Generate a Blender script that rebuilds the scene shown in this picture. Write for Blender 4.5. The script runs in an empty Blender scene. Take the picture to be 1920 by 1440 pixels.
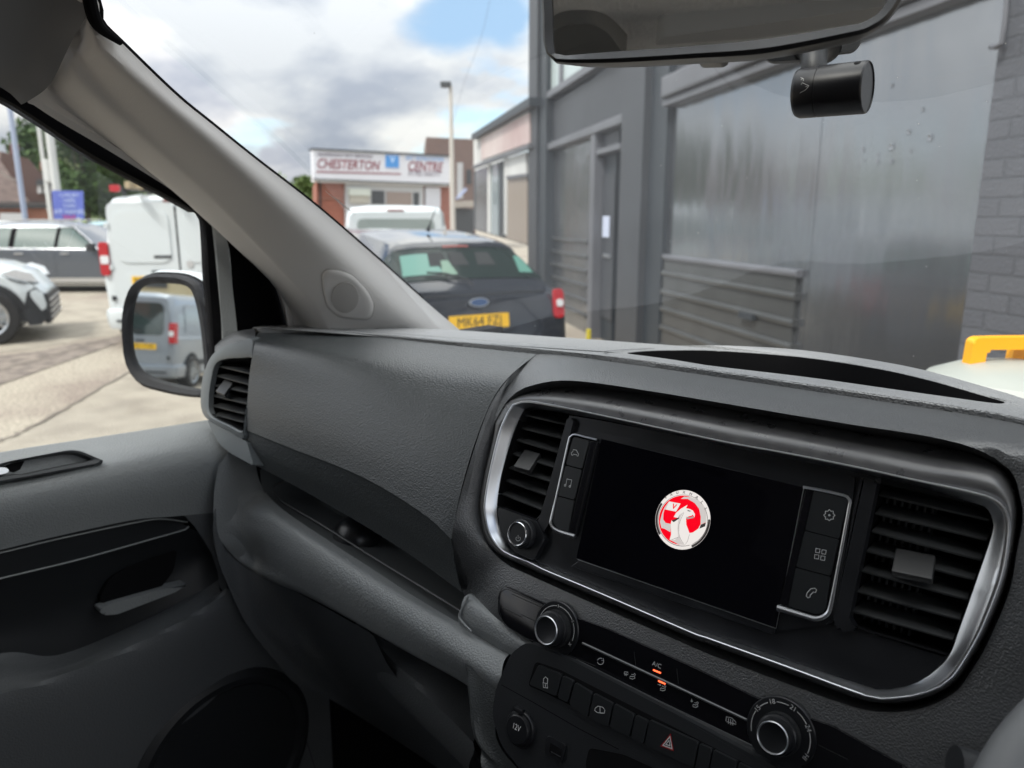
import bpy, bmesh, math, random
from mathutils import Vector, Matrix
from mathutils.geometry import tessellate_polygon
random.seed(7)
S = bpy.context.scene
COL = S.collection

# ------------------------------------------------------------------ camera
FPX = 1400.0                       # focal length in pixels of a 1920 wide picture
A = math.radians(41.0); TH = math.radians(12.5); HC = 1.58
CAM = Vector((0, 0, HC))
cam_d = bpy.data.cameras.new('camera'); cam = bpy.data.objects.new('camera', cam_d); COL.objects.link(cam)
cam.location = CAM; cam.rotation_euler = (math.pi/2 - TH, 0, A)
cam_d.sensor_width = 36; cam_d.lens = FPX/1920*36; cam_d.clip_start = .02; cam_d.clip_end = 3000
cam_d.dof.use_dof = True; cam_d.dof.focus_distance = .66; cam_d.dof.aperture_fstop = 7.0
S.camera = cam

# ------------------------------------------------------------------ world, sun, exposure
SUN_EL = math.radians(52); SUN_DIR = Vector((-.08, -1.0, 0)).normalized()
w = bpy.data.worlds.new('World'); S.world = w; w.use_nodes = True
nt = w.node_tree; N = nt.nodes; L = nt.links; N.clear()
out = N.new('ShaderNodeOutputWorld'); bg = N.new('ShaderNodeBackground'); bg.inputs['Strength'].default_value = .1
sky = N.new('ShaderNodeTexSky'); sky.sky_type = 'NISHITA'; sky.sun_disc = False
sky.sun_elevation = SUN_EL; sky.sun_rotation = math.atan2(SUN_DIR.x, SUN_DIR.y)
tc = N.new('ShaderNodeTexCoord')
sep = N.new('ShaderNodeSeparateXYZ'); L.new(tc.outputs['Generated'], sep.inputs[0])
# cloud layer: directions projected on a flat ceiling
mx = N.new('ShaderNodeMath'); mx.operation = 'ADD'; mx.inputs[1].default_value = .38; L.new(sep.outputs['Z'], mx.inputs[0])
mz = N.new('ShaderNodeMath'); mz.operation = 'MAXIMUM'; mz.inputs[1].default_value = .05; L.new(mx.outputs[0], mz.inputs[0])
dv = N.new('ShaderNodeVectorMath'); dv.operation = 'DIVIDE'; L.new(tc.outputs['Generated'], dv.inputs[0])
cmb = N.new('ShaderNodeCombineXYZ')
for k in range(3): L.new(mz.outputs[0], cmb.inputs[k])
L.new(cmb.outputs[0], dv.inputs[1])
mp = N.new('ShaderNodeMapping'); mp.inputs['Location'].default_value = (1.35, .55, .2); L.new(dv.outputs[0], mp.inputs[0])
n1 = N.new('ShaderNodeTexNoise'); n1.inputs['Scale'].default_value = 2.6; n1.inputs['Detail'].default_value = 9; n1.inputs['Roughness'].default_value = .5
L.new(mp.outputs[0], n1.inputs['Vector'])
r1 = N.new('ShaderNodeValToRGB'); r1.color_ramp.elements[0].position = .37; r1.color_ramp.elements[1].position = .45
L.new(n1.outputs[0], r1.inputs[0])
mp2 = N.new('ShaderNodeMapping'); mp2.inputs['Location'].default_value = (4.3, 1.2, 3); L.new(dv.outputs[0], mp2.inputs[0])
n2 = N.new('ShaderNodeTexNoise'); n2.inputs['Scale'].default_value = 3.1; n2.inputs['Detail'].default_value = 8; n2.inputs['Roughness'].default_value = .5
L.new(mp2.outputs[0], n2.inputs['Vector'])
r2 = N.new('ShaderNodeValToRGB'); e = r2.color_ramp.elements
e[0].position = .38; e[0].color = (3.9, 4.1, 4.5, 1); e[1].position = .56; e[1].color = (6.6, 6.5, 6.35, 1)
L.new(n2.outputs[0], r2.inputs[0])
mix = N.new('ShaderNodeMixRGB'); L.new(r1.outputs[0], mix.inputs[0]); L.new(sky.outputs[0], mix.inputs[1]); zf = N.new('ShaderNodeMath'); zf.operation = 'MULTIPLY_ADD'; zf.inputs[1].default_value = 1.7; zf.inputs[2].default_value = .52; L.new(sep.outputs['Z'], zf.inputs[0])
zm = N.new('ShaderNodeVectorMath'); zm.operation = 'SCALE'; L.new(r2.outputs[0], zm.inputs[0]); L.new(zf.outputs[0], zm.inputs['Scale']); L.new(zm.outputs[0], mix.inputs[2])
def cone(dirv, c0, c1, amp):
    dn = N.new('ShaderNodeVectorMath'); dn.operation = 'DOT_PRODUCT'; nn = N.new('ShaderNodeVectorMath'); nn.operation = 'NORMALIZE'
    L.new(tc.outputs['Generated'], nn.inputs[0]); L.new(nn.outputs[0], dn.inputs[0]); dn.inputs[1].default_value = dirv
    ad = N.new('ShaderNodeMath'); ad.operation = 'MULTIPLY_ADD'; ad.inputs[1].default_value = amp; L.new(n1.outputs[0], ad.inputs[0]); L.new(dn.outputs['Value'], ad.inputs[2])
    ad.use_clamp = False
    mr = N.new('ShaderNodeMapRange'); mr.interpolation_type = 'SMOOTHSTEP'; mr.inputs['From Min'].default_value = c0+amp*.5; mr.inputs['From Max'].default_value = c1+amp*.5
    L.new(ad.outputs[0], mr.inputs[0]); return mr.outputs[0]
def pdir(u, v):
    x = (u-960)/FPX; y = (720-v)/FPX
    f_ = Vector((-math.sin(A), math.cos(A), 0)); r_ = Vector((math.cos(A), math.sin(A), 0))
    return (f_*(math.cos(TH)+y*math.sin(TH))+r_*x+Vector((0, 0, 1))*(-math.sin(TH)+y*math.cos(TH))).normalized()
gc = N.new('ShaderNodeMixRGB'); gc.blend_type = 'MULTIPLY'; gc.inputs[2].default_value = (.74, .77, .83, 1); L.new(cone(pdir(520, 10), .975, .998, .16), gc.inputs[0]); L.new(mix.outputs[0], gc.inputs[1])
bc = N.new('ShaderNodeMixRGB'); bc.inputs[2].default_value = (2.1, 3.15, 4.5, 1); L.new(cone(pdir(900, -20), .9955, .9998, .022), bc.inputs[0]); L.new(gc.outputs[0], bc.inputs[1])
L.new(bc.outputs[0], bg.inputs['Color']); L.new(bg.outputs[0], out.inputs[0])
sl = bpy.data.lights.new('sun', 'SUN'); sl.energy = 1.6; sl.angle = math.radians(10); sl.color = (1, .95, .88)
so = bpy.data.objects.new('sun', sl); COL.objects.link(so)
sd = Vector((SUN_DIR.x*math.cos(SUN_EL), SUN_DIR.y*math.cos(SUN_EL), math.sin(SUN_EL)))
so.rotation_euler = sd.to_track_quat('Z', 'Y').to_euler(); so.location = sd*40
vs = S.view_settings; vs.view_transform = 'Standard'; vs.look = 'None'; vs.exposure = 1.2; vs.gamma = 1; vs.use_curve_mapping = False

# ------------------------------------------------------------------ helpers: rays, planes, curves
FH = Vector((-math.sin(A), math.cos(A), 0)); RH = Vector((math.cos(A), math.sin(A), 0)); UP = Vector((0, 0, 1))
def ray(u, v):
    x = u-960; y = 720-v
    return (FH*(FPX*math.cos(TH)+y*math.sin(TH)) + RH*x + UP*(-FPX*math.sin(TH)+y*math.cos(TH)))/FPX
def rx(u, v, X): r = ray(u, v); return CAM + r*(X/r.x)
def ry(u, v, Y): r = ray(u, v); return CAM + r*(Y/r.y)
def rz(u, v, Z): r = ray(u, v); return CAM + r*((Z-HC)/r.z)
def rt(u, v, t): return CAM + ray(u, v)*t
def ground(u, D):                      # ground point in the column u at forward distance D
    return FH*D + RH*((u-960)/(FPX/math.cos(TH))*D)
class Plane:
    def __init__(s, o, n, xd=None):
        s.o = Vector(o); s.n = Vector(n).normalized()
        s.x = (Vector(xd) if xd is not None else UP.cross(s.n)*1).normalized(); s.x = (s.x - s.n*s.x.dot(s.n)).normalized()
        s.y = s.n.cross(s.x).normalized()
    def pt(s, u, v, h=0):
        r = ray(u, v); return CAM + r*(((s.o + s.n*h - CAM).dot(s.n))/r.dot(s.n))
    def st(s, p): d = p-s.o; return d.dot(s.x), d.dot(s.y)
    def at(s, a, b, h=0): return s.o + s.x*a + s.y*b + s.n*h
def cr(pts, n):                        # Catmull-Rom resample, by arc length
    P = [Vector(p) for p in pts]
    if len(P) == 2:
        return [P[0].lerp(P[1], i/(n-1)) for i in range(n)]
    Q = [P[0]*2-P[1]] + P + [P[-1]*2-P[-2]]; dense = []
    for i in range(1, len(Q)-2):
        a, b, c, d = Q[i-1], Q[i], Q[i+1], Q[i+2]
        for k in range(12):
            t = k/12; dense.append(.5*((2*b)+(c-a)*t+(2*a-5*b+4*c-d)*t*t+(3*b-a-3*c+d)*t**3))
    dense.append(P[-1])
    return resample(dense, n)
def resample(D, n):
    acc = [0]
    for i in range(1, len(D)): acc.append(acc[-1]+(D[i]-D[i-1]).length)
    o = []; j = 0
    for i in range(n):
        s = acc[-1]*i/(n-1)
        while j < len(D)-2 and acc[j+1] < s: j += 1
        seg = acc[j+1]-acc[j]; o.append(D[j].lerp(D[j+1], 0 if seg == 0 else min(1, (s-acc[j])/seg)))
    return o
def ccr(segs, n):                      # closed contour from segments; n samples for each segment; corners stay aligned
    allp = []; idx = []
    for s in segs:
        idx.append(len(allp)); allp += [Vector(p) for p in s]
    m = len(allp); o = []
    for k in range(len(segs)):
        i0 = idx[k]; i1 = idx[(k+1) % len(segs)] if k < len(segs)-1 else m
        dense = []
        for i in range(i0, i1):
            a, b, c, d = allp[(i-1) % m], allp[i % m], allp[(i+1) % m], allp[(i+2) % m]
            for q in range(10):
                t = q/10; dense.append(.5*((2*b)+(c-a)*t+(2*a-5*b+4*c-d)*t*t+(3*b-a-3*c+d)*t**3))
        dense.append(allp[i1 % m].copy()); o += resample(dense, n+1)[:-1]
    return o
def rnd(px, r, k=5):                   # round the corners of a pixel polygon
    o = []; m = len(px)
    rr = r if isinstance(r, (list, tuple)) else [r]*m
    for i in range(m):
        p = Vector(px[i]).to_2d(); a = Vector(px[i-1]).to_2d(); b = Vector(px[(i+1) % m]).to_2d()
        q = min(rr[i], (a-p).length*.49, (b-p).length*.49)
        if q < .01: o.append(tuple(p)); continue
        s = p+(a-p).normalized()*q; e_ = p+(b-p).normalized()*q
        for j in range(k+1):
            t = j/k; o.append(tuple(s*(1-t)**2+p*2*t*(1-t)+e_*t*t))
    return o

# ------------------------------------------------------------------ helpers: objects
def link_mesh(name, me, mat, parent=None, smooth=True, auto=True):
    o = bpy.data.objects.new(name, me); COL.objects.link(o)
    if mat: me.materials.append(mat)
    if smooth:
        for p in me.polygons: p.use_smooth = True
        if auto:
            me.set_sharp_from_angle(angle=math.radians(35))
        if len(me.polygons) < 300:
            wn_ = o.modifiers.new('w', 'WEIGHTED_NORMAL'); wn_.keep_sharp = True; wn_.weight = 100
    if parent is not None:
        o.parent = parent; o.matrix_parent_inverse = world_of(parent).inverted()
    return o
def world_of(o):
    m = o.matrix_basis.copy()
    if o.parent: m = world_of(o.parent) @ o.matrix_parent_inverse @ m
    return m
def bmobj(name, bm, mat, parent=None, smooth=True, auto=True):
    bmesh.ops.remove_doubles(bm, verts=bm.verts, dist=1e-6)
    bmesh.ops.recalc_face_normals(bm, faces=bm.faces)
    me = bpy.data.meshes.new(name); bm.to_mesh(me); bm.free()
    return link_mesh(name, me, mat, parent, smooth, auto)
def tag(o, label, cat, group=None):
    o['label'] = label; o['category'] = cat
    if group: o['group'] = group
    return o
def thing(name, loc, label, cat, group=None, rz_=0):
    o = bpy.data.objects.new(name, None); COL.objects.link(o); o.location = loc; o.rotation_euler = (0, 0, rz_)
    o.empty_display_size = .1
    return tag(o, label, cat, group)
def structure(o): o['kind'] = 'structure'; return o
def grid(bm, rows, closed=False):
    V = [[bm.verts.new(p) for p in r] for r in rows]; n = len(rows[0])
    for i in range(len(rows)-1):
        for j in range(n if closed else n-1):
            k = (j+1) % n
            try: bm.faces.new((V[i][j], V[i][k], V[i+1][k], V[i+1][j]))
            except ValueError: pass
    return V
def patch(name, rows, mat, parent, nu=60, nv=40, thick=0, crease=()):
    R = [cr(r, nu) for r in rows]; cols = []
    for j in range(nu):
        c = [R[i][j] for i in range(len(R))]
        cuts = [0]+sorted(crease)+[len(c)-1]; o = []
        tot = len(c)-1
        for a, b in zip(cuts[:-1], cuts[1:]):
            k = max(3, int(nv*(b-a)/tot)); s = cr(c[a:b+1], k)
            o += s if not o else s[1:]
        cols.append(o)
    rows2 = [[cols[j][i] for j in range(nu)] for i in range(len(cols[0]))]
    bm = bmesh.new(); grid(bm, rows2)
    o = bmobj(name, bm, mat, parent)
    if thick:
        m = o.modifiers.new('s', 'SOLIDIFY'); m.thickness = thick; m.offset = 0
    return o
def loftloops(name, loops, mat, parent, cap=None, closed=True):
    bm = bmesh.new(); V = grid(bm, loops, closed)
    if cap in ('last', 'both'): bm.faces.new(V[-1])
    if cap in ('first', 'both'): bm.faces.new(V[0])
    return bmobj(name, bm, mat, parent)
def add_prism(bm, top, vec, bev=0):
    n = len(top); a = [bm.verts.new(p) for p in top]; b = [bm.verts.new(Vector(p)+vec) for p in top]
    f = bm.faces.new(a); bm.faces.new(b[::-1])
    es = [e for e in f.edges]
    for i in range(n): bm.faces.new((a[i], b[i], b[(i+1) % n], a[(i+1) % n]))
    if bev: bmesh.ops.bevel(bm, geom=es, offset=bev, segments=2, affect='EDGES', profile=.5)
def plate(name, pl, px, h0, h1, mat, parent, bev=0, uv=False):
    top = [pl.pt(u, v, h1) for u, v in px]
    return plate3(name, pl, top, h0-h1, mat, parent, bev)
def plate3(name, pl, top, dh, mat, parent, bev=0, vec=None):
    bm = bmesh.new(); add_prism(bm, top, vec if vec is not None else pl.n*dh, bev)
    bmesh.ops.recalc_face_normals(bm, faces=bm.faces)
    ul = bm.loops.layers.uv.new('UVMap')
    for f in bm.faces:
        for l in f.loops: l[ul].uv = pl.st(l.vert.co)
    me = bpy.data.meshes.new(name); bm.to_mesh(me); bm.free()
    return link_mesh(name, me, mat, parent)
def ribbon(bm, pts, wd, nrm, closed=False):
    P = [Vector(p) for p in pts]; n = len(P); L_, R_ = [], []
    for i in range(n):
        a = P[i-1] if (i or closed) else P[i]; b = P[(i+1) % n] if (i < n-1 or closed) else P[i]
        d = (b-a).normalized(); s = d.cross(nrm).normalized()*wd/2
        L_.append(bm.verts.new(P[i]+s)); R_.append(bm.verts.new(P[i]-s))
    for i in range(n if closed else n-1):
        k = (i+1) % n
        try: bm.faces.new((L_[i], R_[i], R_[k], L_[k]))
        except ValueError: pass
def strokes(name, pl, lines, wd, h, mat, parent):   # lines: list of (pixel polyline, closed)
    bm = bmesh.new()
    for ln in lines:
        c = False
        if isinstance(ln, tuple): ln, c = ln
        ribbon(bm, [pl.pt(u, v, h) for u, v in ln], wd, pl.n, c)
    me = bpy.data.meshes.new(name); bm.to_mesh(me); bm.free()
    return link_mesh(name, me, mat, parent, False)
def circ(u, v, r, n=20, a0=0, a1=360, ry_=None):
    ry_ = r if ry_ is None else ry_
    m = n if a1-a0 < 360 else n
    return [(u+r*math.cos(math.radians(a0+(a1-a0)*i/(n-1 if a1-a0 < 360 else n))), v+ry_*math.sin(math.radians(a0+(a1-a0)*i/(n-1 if a1-a0 < 360 else n)))) for i in range(n)]
def lathe(name, o, ax, prof, mat, parent, n=48, caps=True):     # prof: (radius, height along axis)
    ax = Vector(ax).normalized(); s = ax.orthogonal().normalized(); t = ax.cross(s)
    loops = [[Vector(o)+ax*h+(s*math.cos(2*math.pi*i/n)+t*math.sin(2*math.pi*i/n))*r for i in range(n)] for r, h in prof]
    bm = bmesh.new(); V = grid(bm, loops, True)
    if caps and prof[0][0] > 1e-5: bm.faces.new(V[0])
    if caps and prof[-1][0] > 1e-5: bm.faces.new(V[-1])
    return bmobj(name, bm, mat, parent)
def tube(name, pts, r, mat, parent, n=12, bm=None):
    own = bm is None; bm = bm or bmesh.new(); P = [Vector(p) for p in pts]; loops = []
    rr = r if isinstance(r, (list, tuple)) else [r]*len(P)
    ref = None
    for i, p in enumerate(P):
        d = (P[min(i+1, len(P)-1)]-P[max(i-1, 0)]).normalized()
        s = (ref - d*ref.dot(d)).normalized() if ref is not None else d.orthogonal().normalized()
        ref = s; t = d.cross(s)
        loops.append([p+(s*math.cos(2*math.pi*k/n)+t*math.sin(2*math.pi*k/n))*rr[i] for k in range(n)])
    V = grid(bm, loops, True); bm.faces.new(V[0]); bm.faces.new(V[-1])
    if own: return bmobj(name, bm, mat, parent)
def box(bm, c, ex, ey, ez, bev=0):       # half axis vectors
    c = Vector(c); ex, ey, ez = Vector(ex), Vector(ey), Vector(ez)
    vs_ = [bm.verts.new(c+ex*i+ey*j+ez*k) for i in (-1, 1) for j in (-1, 1) for k in (-1, 1)]
    fs = [(0, 1, 3, 2), (4, 6, 7, 5), (0, 4, 5, 1), (2, 3, 7, 6), (0, 2, 6, 4), (1, 5, 7, 3)]
    F = [bm.faces.new([vs_[i] for i in f]) for f in fs]
    if bev:
        es = list({e for f in F for e in f.edges}); bmesh.ops.bevel(bm, geom=es, offset=bev, segments=2, affect='EDGES', profile=.5)
def boxobj(name, c, ex, ey, ez, mat, parent, bev=0):
    bm = bmesh.new(); box(bm, c, ex, ey, ez, bev); return bmobj(name, bm, mat, parent)
def text(name, body, o, xd, yd, size, mat, parent, shear=0, align='CENTER', ext=0, cw=1.0, bold=0):
    cu = bpy.data.curves.new('t', 'FONT'); cu.body = body; cu.size = 1; cu.align_x = align; cu.align_y = 'CENTER'; cu.shear = shear
    cu.offset = bold
    cu.resolution_u = 3
    ob = bpy.data.objects.new('t', cu); me = bpy.data.meshes.new_from_object(ob); bpy.data.objects.remove(ob); bpy.data.curves.remove(cu)
    o, xd, yd = Vector(o), Vector(xd).normalized(), Vector(yd).normalized()
    for v in me.vertices: v.co = o + xd*(v.co.x*size*cw) + yd*(v.co.y*size)
    me.name = name
    return link_mesh(name, me, mat, parent, False)

# ------------------------------------------------------------------ materials
MATS = {}
def mat(name, col=(.5, .5, .5), rough=.5, metal=0, spec=.5, emit=None, es=1, coat=0):
    m = bpy.data.materials.new(name); m.use_nodes = True; b = m.node_tree.nodes['Principled BSDF']
    b.inputs['Base Color'].default_value = (*col, 1); b.inputs['Roughness'].default_value = rough
    b.inputs['Metallic'].default_value = metal; b.inputs['Specular IOR Level'].default_value = spec
    if coat: b.inputs['Coat Weight'].default_value = coat; b.inputs['Coat Roughness'].default_value = .03
    if emit: b.inputs['Emission Color'].default_value = (*emit, 1); b.inputs['Emission Strength'].default_value = es
    m.use_backface_culling = False
    MATS[name] = m; return m
def nodes(m): return m.node_tree.nodes, m.node_tree.links, m.node_tree.nodes['Principled BSDF']
def add_var(m, c0, c1, scale=3, detail=5, coord='Object', p0=.3, p1=.7, rough=None):
    n, l, b = nodes(m); t = n.new('ShaderNodeTexCoord'); q = n.new('ShaderNodeTexNoise'); q.inputs['Scale'].default_value = scale; q.inputs['Detail'].default_value = detail
    r = n.new('ShaderNodeValToRGB'); r.color_ramp.elements[0].color = (*c0, 1); r.color_ramp.elements[1].color = (*c1, 1)
    r.color_ramp.elements[0].position = p0; r.color_ramp.elements[1].position = p1
    l.new(t.outputs[coord], q.inputs['Vector']); l.new(q.outputs[0], r.inputs[0]); l.new(r.outputs[0], b.inputs['Base Color'])
    if rough:
        mr = n.new('ShaderNodeMapRange'); mr.inputs['To Min'].default_value = rough[0]; mr.inputs['To Max'].default_value = rough[1]
        mr.inputs['From Min'].default_value = .3; mr.inputs['From Max'].default_value = .7
        l.new(q.outputs[0], mr.inputs[0]); l.new(mr.outputs[0], b.inputs['Roughness'])
    return r
def add_bump(m, scale, dist, kind='voronoi', strength=1, stretch=None, coord='Object'):
    n, l, b = nodes(m); t = n.new('ShaderNodeTexCoord'); src = t.outputs[coord]
    if stretch:
        mp_ = n.new('ShaderNodeMapping'); mp_.inputs['Scale'].default_value = stretch; l.new(src, mp_.inputs[0]); src = mp_.outputs[0]
    if kind == 'voronoi':
        q = n.new('ShaderNodeTexVoronoi'); q.feature = 'SMOOTH_F1'; q.inputs['Scale'].default_value = scale; o = q.outputs['Distance']
        q2 = n.new('ShaderNodeTexNoise'); q2.inputs['Scale'].default_value = scale*.6; q2.inputs['Detail'].default_value = 2
        wv = n.new('ShaderNodeVectorMath'); wv.operation = 'MULTIPLY_ADD'; wv.inputs[1].default_value = (1.2/scale,)*3
        l.new(src, q2.inputs['Vector']); l.new(q2.outputs['Color'], wv.inputs[0]); l.new(src, wv.inputs[2]); l.new(wv.outputs[0], q.inputs['Vector'])
    else:
        q = n.new('ShaderNodeTexNoise'); q.inputs['Scale'].default_value = scale; q.inputs['Detail'].default_value = 3; o = q.outputs[0]; l.new(src, q.inputs['Vector'])
    bp = n.new('ShaderNodeBump'); bp.inputs['Distance'].default_value = dist; bp.inputs['Strength'].default_value = strength
    l.new(o, bp.inputs['Height']); l.new(bp.outputs[0], b.inputs['Normal'])
    return bp
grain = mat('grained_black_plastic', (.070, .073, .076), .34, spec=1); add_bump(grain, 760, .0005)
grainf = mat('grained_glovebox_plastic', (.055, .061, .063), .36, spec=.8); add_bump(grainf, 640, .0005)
shadep = mat('shaded_trim_plastic', (.11, .118, .125), .55); add_bump(shadep, 500, .0006)  # door and dash grey made darker: shade of the low parts put into the colour
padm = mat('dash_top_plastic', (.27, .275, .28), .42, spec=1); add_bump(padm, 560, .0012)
greyp = mat('grey_plastic', (.27, .285, .29), .45); add_bump(greyp, 520, .0006)
darkp = mat('dark_plastic', (.018, .020, .023), .5); add_bump(darkp, 900, .0002, 'noise')
doorp = mat('door_plastic', (.24, .255, .26), .5); add_bump(doorp, 500, .0006)
smoothb = mat('satin_black_plastic', (.013, .014, .016), .33); add_var(smoothb, (.011, .012, .014), (.016, .017, .02), 30, 6, rough=(.28, .42))
hoodm = mat('soft_satin_hood', (.09, .09, .092), .3, spec=1); add_var(hoodm, (.075, .075, .078), (.10, .10, .10), 60, 8, rough=(.24, .42))
gloss = mat('gloss_black_panel', (.006, .006, .008), .16)
slatm = mat('vent_slat_plastic', (.035, .037, .038), .4)
tabm = mat('vent_tab_plastic', (.035, .035, .035), .42)
keym = mat('key_plastic', (.016, .018, .02), .42)
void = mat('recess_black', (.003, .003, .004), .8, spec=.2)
chrome = mat('satin_chrome', (.72, .74, .77), .3, 1)
chrome2 = mat('bright_chrome', (.75, .76, .78), .16, 1)
screenm = mat('display_glass', (.003, .003, .005), .06)
iconm = mat('icon_print', (.6, .61, .61), .6)
orangel = mat('indicator_light', (.5, .05, .02), .5, emit=(1, .09, .03), es=1.6)
pillarm = mat('pillar_trim_plastic', (.63, .62, .61), .62); add_bump(pillarm, 700, .0003, 'noise')
headm = mat('headlining_fabric', (.68, .69, .70), .95, spec=.15); add_bump(headm, 230, .003, 'noise', stretch=(1, .12, 1))
rubber = mat('black_rubber', (.005, .005, .006), .95, spec=.08)
mirrorm = mat('mirror_glass', (.86, .9, .9), .015, 1)
tinted = mat('dark_mirror_glass', (.95, .97, .98), .02, 1)
def glassmat(name, tint, fres=.06, dust=0.0, rough=.0):
    m = bpy.data.materials.new(name); m.use_nodes = True; n = m.node_tree.nodes; l = m.node_tree.links; n.clear()
    o = n.new('ShaderNodeOutputMaterial'); t = n.new('ShaderNodeBsdfTransparent'); t.inputs[0].default_value = (*tint, 1)
    g = n.new('ShaderNodeBsdfGlossy'); g.inputs['Roughness'].default_value = rough; g.inputs[0].default_value = (.9, .93, 1, 1)
    lw = n.new('ShaderNodeLayerWeight'); lw.inputs[0].default_value = .5
    pw = n.new('ShaderNodeMath'); pw.operation = 'POWER'; pw.inputs[1].default_value = 5; l.new(lw.outputs['Facing'], pw.inputs[0])
    fr = n.new('ShaderNodeMath'); fr.operation = 'MULTIPLY_ADD'; fr.inputs[1].default_value = .92; fr.inputs[2].default_value = fres; l.new(pw.outputs[0], fr.inputs[0])
    a_ = n.new('ShaderNodeMixShader'); l.new(fr.outputs[0], a_.inputs[0]); l.new(t.outputs[0], a_.inputs[1]); l.new(g.outputs[0], a_.inputs[2]); last = a_
    if dust:
        d = n.new('ShaderNodeBsdfTranslucent'); d.inputs[0].default_value = (.8, .82, .85, 1)
        b_ = n.new('ShaderNodeMixShader'); b_.inputs[0].default_value = dust; l.new(a_.outputs[0], b_.inputs[1]); l.new(d.outputs[0], b_.inputs[2]); last = b_
    l.new(last.outputs[0], o.inputs[0]); MATS[name] = m; return m
screen_glass = glassmat('windscreen_glass', (.96, .985, .975), fres=.06, dust=.014)
side_glass = glassmat('side_window_glass', (.95, .97, .96), dust=.01)
def paint(name, col, rough=.3, metal=0, coat=.8): return mat(name, col, rough, metal, coat=coat)
white_p = paint('white_paint', (.60, .65, .67), .42); silver_p = paint('silver_paint', (.24, .27, .31), .38, .4)
black_p = paint('near_black_paint', (.012, .016, .024), .12, coat=1); grey_p = paint('grey_metallic_paint', (.10, .115, .14), .35, .4)
teal_p = paint('pale_blue_paint', (.25, .42, .46), .35)
carglass = mat('car_window_glass', (.02, .035, .035), .04, coat=1)
lampred = mat('red_lamp_lens', (.40, .008, .015), .15, emit=(.6, .01, .02), es=.03); lampclear = mat('clear_lamp_lens', (.7, .72, .74), .12)
tyre = mat('tyre_rubber', (.014, .014, .015), .75); rimm = mat('alloy_rim', (.5, .52, .54), .3, .9)
trimblk = mat('unpainted_bumper_plastic', (.02, .022, .025), .6); platey = mat('yellow_number_plate', (.85, .5, .01), .4); platet = mat('plate_lettering', (.01, .01, .01), .5)
def brick(name, c1, c2, mortar, bw=.225, bh=.075, ms=.012, rough=.85, bump=.004):
    m = mat(name, c1, rough); n, l, b = nodes(m); t = n.new('ShaderNodeTexCoord'); q = n.new('ShaderNodeTexBrick')
    q.inputs['Color1'].default_value = (*c1, 1); q.inputs['Color2'].default_value = (*c2, 1); q.inputs['Mortar'].default_value = (*mortar, 1)
    q.inputs['Scale'].default_value = 1; q.inputs['Brick Width'].default_value = bw; q.inputs['Row Height'].default_value = bh; q.inputs['Mortar Size'].default_value = ms
    q.inputs['Mortar Smooth'].default_value = .3
    l.new(t.outputs['UV'], q.inputs['Vector']); l.new(q.outputs['Color'], b.inputs['Base Color'])
    ns = n.new('ShaderNodeTexNoise'); ns.inputs['Scale'].default_value = 60; ns.inputs['Detail'].default_value = 4; l.new(t.outputs['UV'], ns.inputs['Vector'])
    ad = n.new('ShaderNodeMath'); ad.operation = 'MULTIPLY_ADD'; ad.inputs[1].default_value = -1.0
    l.new(q.outputs['Fac'], ad.inputs[0]); l.new(ns.outputs[0], ad.inputs[2])
    bp = n.new('ShaderNodeBump'); bp.inputs['Distance'].default_value = bump; l.new(ad.outputs[0], bp.inputs['Height']); l.new(bp.outputs[0], b.inputs['Normal'])
    return m

# ================================================================== INTERIOR
TAU = math.radians(18); CC = Vector((-.274, .542, 1.327))
CP = Plane(CC, (0, -math.cos(TAU), math.sin(TAU)), (1, 0, 0))     # centre console face
def con(px, h=0): return [CP.pt(u, v, h) for u, v in px]
def conx(px): return [CP.pt(u, v, h) for u, v, h in px]
dash = thing('dashboard', (-.35, .75, .6), 'dark grained plastic dashboard with glovebox, touch screen and three air vents below the windscreen', 'dashboard')

# --- top pad with its oval storage bin
ptop = [(0, 0, 0)]*0
pad_out = [
    [rz(478, 606, 1.405), rz(600, 610, 1.405), rz(700, 613, 1.407), rz(860, 621, 1.41), rz(1010, 632, 1.412), rz(1130, 640, 1.415), rz(1240, 649, 1.42), rz(1345, 649, 1.432), rz(1500, 658, 1.436), rz(1700, 689, 1.436), rz(1860, 732, 1.433), rz(1925, 752, 1.43), rz(2060, 800, 1.428)],
    [rz(2100, 812, 1.43), rz(2100, 824, 1.431)],
    [rz(2060, 818, 1.432), rz(1920, 789, 1.432), rz(1837, 772, 1.432), rz(1420, 709, 1.432), rz(1180, 675, 1.432), rz(1010, 657, 1.432), rz(850, 642, 1.43), rz(700, 627, 1.427), rz(600, 619, 1.422)],
    [rz(484, 616, 1.42), rz(477, 612, 1.413)]]
pad_in = [
    [rz(1178, 661, 1.432), rz(1210, 658, 1.433), rz(1262, 656.5, 1.434), rz(1345, 657.5, 1.436), rz(1500, 669, 1.438), rz(1640, 690, 1.438), rz(1740, 712, 1.437), rz(1835, 739, 1.434)],
    [rz(1878, 751, 1.433), rz(1882, 756, 1.432)],
    [rz(1862, 756, 1.432), rz(1805, 749.5, 1.432), rz(1680, 732, 1.432), rz(1550, 713.5, 1.432), rz(1420, 697.5, 1.432), rz(1340, 687, 1.432), rz(1266, 675, 1.432), rz(1215, 668, 1.432)],
    [rz(1180, 663.5, 1.432), rz(1177, 662, 1.432)]]
NS = 44
lo = ccr(pad_out, NS); li = ccr(pad_in, NS)
back = [p + (Vector((0, .10, -.03)) if i < NS else Vector((0, .003, -.015))) for i, p in enumerate(lo)]
mid = [a.lerp(b, .5) for a, b in zip(lo, li)]
for i, p in enumerate(mid):
    if i < NS: p.z = max(p.z, (lo[i].z+li[i].z)/2+.002)
lip = [p + Vector((0, 0, -.004)) for p in li]
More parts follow.
